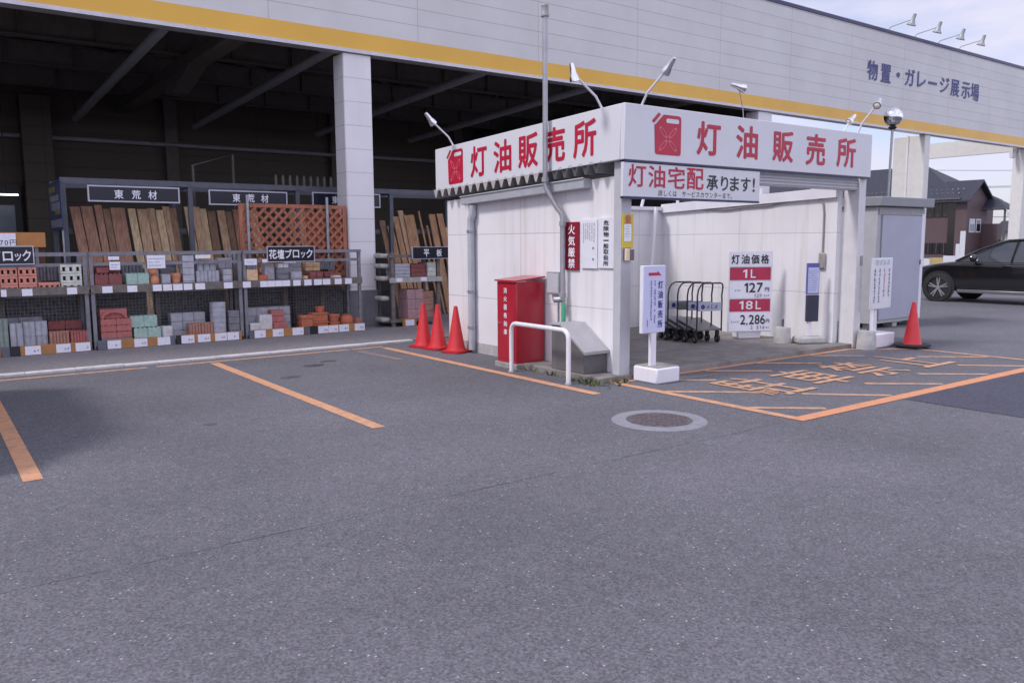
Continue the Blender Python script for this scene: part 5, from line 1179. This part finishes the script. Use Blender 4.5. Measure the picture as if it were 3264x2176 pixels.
for za, zb in ((3.78, 5.28), (.35, 1.35)):
    for xa, xb in ((-2.0, -1.25), (-1.2, -.45), (-.40, .25), (.30, .92), (-3.4, -2.65), (-4.8, -4.05), (-6.2, -5.45)):
        f_ = MB(TH).box(xa, .22, za, xb, .302, zb).build('window', M_win, hs); MB(TH).box((xa + xb) / 2 - .02, .20, za, (xa + xb) / 2 + .02, .219, zb).build('mullion', M_eave, f_)
for y0, y1 in ((.55, 1.65), (1.9, 2.9)):
    f_ = MB(TH).box(2.601, y0, 2.3, 2.66, y1, 3.55).build('window', M_winf, hs); MB(TH).box(2.661, y0 + .14, 2.42, 2.67, y1 - .14, 3.43).build('pane', mat('pane_pale', (.35, .38, .42), .1) if y0 < 1 else M_win, f_)
MB(TH).box(4.45, 3.2, 0, 4.6, 3.35, 4.42).build('porch_post', M_eave, hs); MB(TH).tube([(4.72, 3.0, 4.4), (4.9, 3.0, 4.1), (4.85, 3.1, 3.8)], .04, 8).build('downpipe', M_winf, hs)
# white gate posts and a low barrier
def at(dist, u_): return e * dist + uu * u_
OB = Vector((49.19, 24.6, 0)) * (42 / 55.); k = 42 / 55.
def ub(a, z): p = OB + uu * (a * k); return Vector((p.x, p.y, 1.7 + (z - 1.7) * k))
gp = thing('gate_pillar', 'white stepped gate pillar in front of the maroon house', 'gate pillar', ub(1.35, 0) * 1.0)
p = ub(1.25, 1.7); q = ub(1.52, 1.7); MB().prism([(p.x, p.y, 0), (q.x, q.y, 0), (q.x + e.x * .3, q.y + e.y * .3, 0), (p.x + e.x * .3, p.y + e.y * .3, 0)], (0, 0, ub(0, 2.17).z)).build('tall_part', M_board, gp)
p = ub(1.05, 1.7); q = ub(1.245, 1.7); MB().prism([(p.x, p.y, 0), (q.x, q.y, 0), (q.x + e.x * .3, q.y + e.y * .3, 0), (p.x + e.x * .3, p.y + e.y * .3, 0)], (0, 0, ub(0, 1.42).z)).build('low_part', M_board, gp)
lb = thing('low_barrier', 'low white and yellow barrier wall in front of the maroon house', 'barrier', ub(.4, 0))
for a_, b_, m_, zt in ((.42, 1.04, M_board, .72), (-.28, .41, mat('faded_yellow', (.50, .40, .16), .5), .60), (-2.4, -.29, M_board, .55)):
    p = ub(a_, 1.7); q = ub(b_, 1.7); MB().prism([(p.x, p.y, 0), (q.x, q.y, 0), (q.x + e.x * .2, q.y + e.y * .2, 0), (p.x + e.x * .2, p.y + e.y * .2, 0)], (0, 0, ub(0, zt).z)).build('panel', m_, lb)
# distant house, hedge, utility pole and wires
OF = Vector((49.19, 24.6, 0)) * (115 / 55.); kf = 115 / 55.
def uf(a, z): p = OF + uu * (a * kf); return Vector((p.x, p.y, 1.7 + (z - 1.7) * kf))
fh = thing('distant_house', 'small distant house with a grey roof beyond the hedge at the right', 'house', uf(3.6, 0))
TF = Matrix(((uu.x, e.x, 0, uf(3.5, 0).x), (uu.y, e.y, 0, uf(3.5, 0).y), (0, 0, 1, 0), (0, 0, 0, 1)))
MB(TF).box(-.8, 0, 0, 3.5, 6, 2.7).build('wall', mat('far_wall_grey', (.40, .38, .36), .7), fh)
MB(TF).add([(-1.2, -.5, 2.6), (3.9, -.5, 2.6), (3.9, 6.5, 2.6), (-1.2, 6.5, 2.6), (-.2, 3, 3.9), (2.9, 3, 3.9)], [(0, 1, 5, 4), (1, 2, 5), (2, 3, 4, 5), (3, 0, 4), (3, 2, 1, 0)]).build('roof', M_rooft, fh, smooth=False)
hg = MB(); rg = random.Random(11); c0_ = OF * (85 / 115.)
for i in range(5200):
    a_ = rg.uniform(4.9, 10.); b_ = rg.uniform(0, 1.6); zz_ = rg.uniform(0, 1) ** .7 * (1.75 + .35 * math.sin(a_ * 2.1) + .25 * math.sin(a_ * 5.3)); p = c0_ + uu * a_ + e * b_; s_ = rg.uniform(.05, .11)
    n_ = Vector((rg.gauss(0, 1), rg.gauss(0, 1), rg.gauss(0, 1))).normalized(); t1 = n_.orthogonal().normalized() * s_; t2 = n_.cross(t1)
    c_ = Vector((p.x, p.y, zz_)); hg.add([c_ - t1, c_ + t2 * .6, c_ + t1, c_ - t2 * .6], [(0, 1, 2, 3)], rg.choice((0, 1)))
hgo = thing('hedge', 'clipped dark green hedge beyond the parked black car', 'hedge', c0_ + uu * 5)
hg.build('foliage', [mat('hedge_green', (.035, .055, .018), .7, var=.3), mat('hedge_olive', (.09, .10, .035), .7, var=.3)], hgo, smooth=False)
mb = MB()
for i in range(7): p = c0_ + uu * (5 + i * .7) + e * .8; mb.tube([(p.x, p.y, 0), (p.x, p.y, 1.1)], .04, 6)
mb.build('stems', mat('hedge_stem', (.08, .06, .04), .8), hgo)
OP = Vector((49.19, 24.6, 0)) * (95 / 55.); kp = 95 / 55.
def up_(a, z): p = OP + uu * (a * kp); return Vector((p.x, p.y, 1.7 + (z - 1.7) * kp))
pole = thing('utility_pole', 'grey concrete utility pole hidden behind the pale column', 'utility pole', up_(-.85, 1.7) * Vector((1, 1, 0)) if False else Vector((up_(-.85, 0).x, up_(-.85, 0).y, 0)))
pp = up_(-.85, 0); MB().tube([(pp.x, pp.y, 0), (pp.x, pp.y, 9.6)], .15, 12, r1=.10).build('shaft', M_concl, pole)
for i, (za, zb, nm) in enumerate(((5.75, 5.60, 'highest'), (4.76, 4.70, 'second'), (4.70, 4.64, 'third'), (2.95, 2.95, 'lowest'))):
    pts = [up_(-.85 + (14 * s_ / 12.), za + (zb - za) * (s_ / 3.) - .0 + .015 * (s_ - 3) ** 2 * .2) for s_ in range(13)]
    tag(MB().tube(pts, .028, 6).build('power_line', M_pipe), f'{nm} dark power line crossing the sky between the pale columns', 'power line', 'power lines behind the lot')

bpy.data.objects.remove(_to)
bpy.data.curves.remove(_tc)
